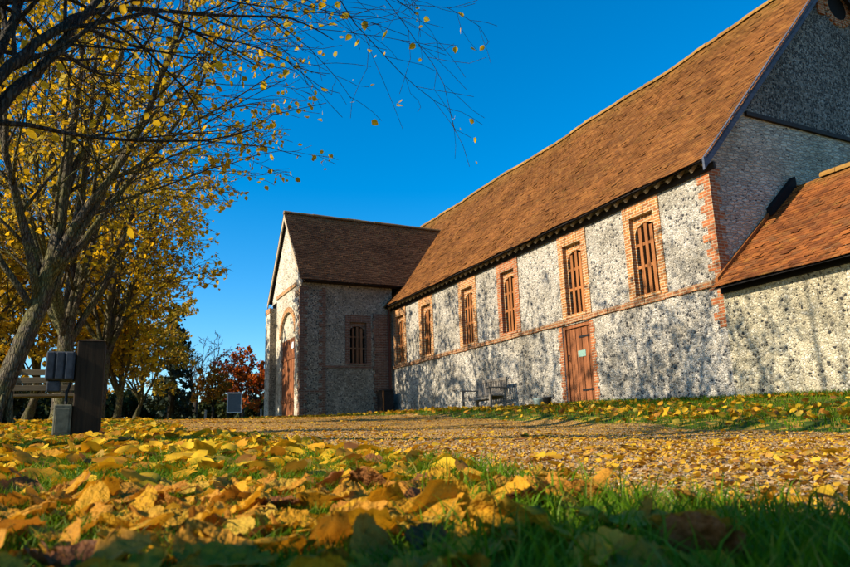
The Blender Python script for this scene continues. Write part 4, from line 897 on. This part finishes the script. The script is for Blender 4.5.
def curled(n_u, n_v, seed):
    """one fallen leaf, unit length along x, heart-shaped, curled and cupped"""
    r = np.random.default_rng(seed); cu = r.uniform(.15,.9); cv = r.uniform(-.6,1.1); tw = r.uniform(-.6,.6); V = []
    for i in range(n_u+1):
        t = i/n_u; wd = 0.50*math.sin(math.pi*min(1,(t*0.93+.035)))**0.62*(1-.28*t)*(1+.05*math.sin(t*37+seed))
        for j in range(n_v+1):
            q = j/n_v*2-1; x = t-.12*abs(q)**1.5*(1-t)**2; y = q*wd
            x += .02*r.normal() if 0 < i < n_u else 0; z = .35*cu*((t-.5)**2)*2 + cv*y*y*1.1 + tw*y*(t-.5)*.8 + .03*r.normal() - .03*(abs(q) < .1)
            V.append((x-.5, y, z))
    F = [(i*(n_v+1)+j, (i+1)*(n_v+1)+j, (i+1)*(n_v+1)+j+1, i*(n_v+1)+j+1) for i in range(n_u) for j in range(n_v)]
    V = np.array(V); V[:,2] -= V[:,2].min(); return V, F
def scatter(X, Y, Z, size, seed, variants, tilt=.35):
    r = np.random.default_rng(seed); Vs, Fs, off = [], [], 0; n = len(X); vi = r.integers(0, len(variants), n)
    for q, (V0, F0) in enumerate(variants):
        k = np.where(vi == q)[0]; m_ = len(k)
        if not m_: continue
        a = r.uniform(0,6.283,m_); tx = r.normal(0,tilt,m_); ty = r.normal(0,tilt,m_); flip = np.where(r.random(m_) < .35,-1,1); S = size[k]
        P = V0[None]*S[:,None,None]*np.array([1,1,1]); P[:,:,2] = P[:,:,2]*flip[:,None] + np.where(flip<0, .25*S, 0)[:,None]
        c, s_ = np.cos(tx), np.sin(tx); y, z = P[:,:,1]*c[:,None]-P[:,:,2]*s_[:,None], P[:,:,1]*s_[:,None]+P[:,:,2]*c[:,None]
        c, s_ = np.cos(ty), np.sin(ty); x, z = P[:,:,0]*c[:,None]-z*s_[:,None], P[:,:,0]*s_[:,None]+z*c[:,None]
        c, s_ = np.cos(a), np.sin(a); x, y = x*c[:,None]-y*s_[:,None], x*s_[:,None]+y*c[:,None]
        z = z + (np.abs(np.sin(tx))*.3+np.abs(np.sin(ty))*.35)[:,None]*S[:,None]
        W = np.stack([x+X[k][:,None], y+Y[k][:,None], z+Z[k][:,None]], -1).reshape(-1,3); F = (np.array(F0)[None]+(np.arange(m_)*len(V0))[:,None,None]).reshape(-1,4)
        Vs.append(W); Fs.append(F+off); off += len(W)
    return np.concatenate(Vs), np.concatenate(Fs)
low = [curled(3, 2, 900+k) for k in range(10)]
mid = [curled(5, 4, 950+k) for k in range(10)]
Vs, Fs, off = [], [], 0
def add_sc(V, F):
    global off
    Vs.append(V); Fs.append(F+off); off += len(V)
# lawn litter; the 260 leaves nearest the camera are objects of their own below
X, Y, r = wedge(27000, 1.0, 30, 1.0); k = ~on_path(X, Y) & ((Y < -9) | (X < -1)) & ~((X < .05) & (X > -4.6) & (Y > -3.9)) & ~((Y > -.02) & (X > -5)); X, Y, r = X[k], Y[k], r[k]
NEAR = 1.62
k = r > NEAR; XL, YL = X[k], Y[k]; add_sc(*scatter(XL, YL, ground(XL,YL)+.012+rg.uniform(0,.022,len(XL)), rg.uniform(.05,.095,len(XL)), 5, mid, .27))
# strip under the wall
X = rg.uniform(-1, 24, 2600); Y = -5.2 + np.abs(rg.normal(0,1.0,2600)) + rg.random(2600)*rg.random(2600)*3; k = (Y < -.1) & (Y > edge_far(X)-.1); X, Y = X[k], Y[k]
add_sc(*scatter(X, Y, ground(X,Y)+.02, rg.uniform(.06,.105,len(X)), 6, low, .4))
# drive
X, Y, r = wedge(3200, 1.2, 28, 1.3); k = on_path(X, Y); X, Y = X[k], Y[k]; add_sc(*scatter(X, Y, ground(X,Y)+.014, rg.uniform(.03,.07,len(X)), 7, low, .14))
X = rg.uniform(.1, 24, 900); Y = -.08-np.abs(rg.normal(0,.16,900)); add_sc(*scatter(X, Y, ground(X,Y)+.015, rg.uniform(.05,.09,len(X)), 16, low, .5))
o = link('leaf_litter', np_mesh('leaf_litter', np.concatenate(Vs), np.concatenate(Fs), M_LITTER, False)); tag(o, 'carpet of fallen yellow and brown leaves over lawn and drive', 'fallen leaves', kind='stuff')
X, Y, r = wedge(150000, .9, 24, 1.0); k = on_path(X, Y); X, Y = X[k], Y[k]; V, F = scatter(X, Y, ground(X,Y)+.013, rg.uniform(.006,.022,len(X)), 8, [curled(2,1,970+k) for k in range(5)], .35)
o = link('leaf_crumbs', np_mesh('leaf_crumbs', V, F, M_CRUMB)); tag(o, 'broken leaf crumbs scattered over the gravel drive', 'leaf crumbs', kind='stuff')

# individual leaves nearest the camera
kinds = ['yellow']*6 + ['orange']*4 + ['brown']
leaf_me = {}
for c in M_FALL:
    leaf_me[c] = []
    for v in range(8):
        V, F = curled(12, 8, 1000+v*7+len(c)); mb = MB(); mb.add(V.tolist(), F)
        zc_ = V[4][2]; mb.tube([(-.5,0,zc_),(-.62,.02,zc_+.03),(-.78,.07,zc_+.02)], [.014,.011,.009], 5)
        leaf_me[c].append(mb.mesh('fallen_leaf', M_FALL[c], True))
def fallen(x, y, c, size, rot, lift, label, group=None):
    o = bpy.data.objects.new('fallen_leaf', random.choice(leaf_me[c])); COL.objects.link(o)
    o.location = (x, y, gz(x,y)+lift); o.rotation_euler = rot; o.scale = (size,)*3
    return tag(o, label, 'leaf', group)
random.seed(12)
X, Y, r = wedge(620, .6, NEAR, 1.25); k = ~on_path(X, Y-.1) & ~(((X-CAM.x)*rt0.x+(Y-CAM.y)*rt0.y > .10*r) & (np.random.default_rng(4).random(len(X)) < .72)); X, Y = X[k][:280], Y[k][:280]
for x, y in zip(X, Y):
    c = random.choice(kinds)
    fallen(float(x), float(y), c, random.uniform(.065,.115), (random.gauss(0,.32), random.gauss(0,.32), random.uniform(0,6.28)), random.uniform(.025,.06),
           {'yellow':'yellow fallen leaf among the foreground grass blades','orange':'orange fallen leaf among the foreground grass blades','brown':'brown curled fallen leaf among the foreground grass blades'}[c], c+' leaves in the foreground')

# the largest leaves of the foreground, each one told apart
for x, y, c, sz, rot, lift, lb in (
  (24.729,-10.93,'yellow',.150,(.75,-.55,2.2),.02,'biggest yellow leaf of all, standing half upright at the bottom edge'),
  (24.303,-10.907,'yellow',.105,(-.45,.35,.6),.03,'bright smooth yellow leaf tilted to the sun, left of the biggest leaf'),
  (24.477,-10.502,'orange',.120,(.95,.3,1.2),.02,'tall golden leaf standing on edge at the border of the gravel'),
  (25.03,-10.50,'yellow',.095,(.55,-.45,2.6),.035,'round glowing yellow leaf among dark grass at the bottom right'),
  (24.283,-11.20,'orange',.120,(.35,.25,.3),.035,'long rusty leaf with a torn rim lying flat at the lower left'),
  (23.964,-11.40,'brown',.115,(.25,-.3,2.9),.035,'large dark brown leaf touching the left edge of the picture'),
  (23.861,-10.675,'yellow',.085,(1.25,.2,1.9),.02,'slim pale yellow leaf standing upright in bright grass'),
  (23.749,-10.499,'brown',.085,(.5,.4,.4),.035,'small dark brown curled leaf beside the upright pale leaf'),
  (24.245,-10.462,'yellow',.085,(.6,-.2,1.0),.04,'broad yellow leaf resting on grass tips right of the dark curled leaf'),
  (24.912,-10.60,'yellow',.075,(.3,-.3,.9),.02,'small yellow leaf low in shaded grass at the bottom, right of the biggest leaf'),
  (22.75,-11.37,'yellow',.13,(.9,.3,.5),.02,'pale folded yellow leaf standing up below the meter boxes')):
    fallen(x, y, c, sz, rot, lift, lb)
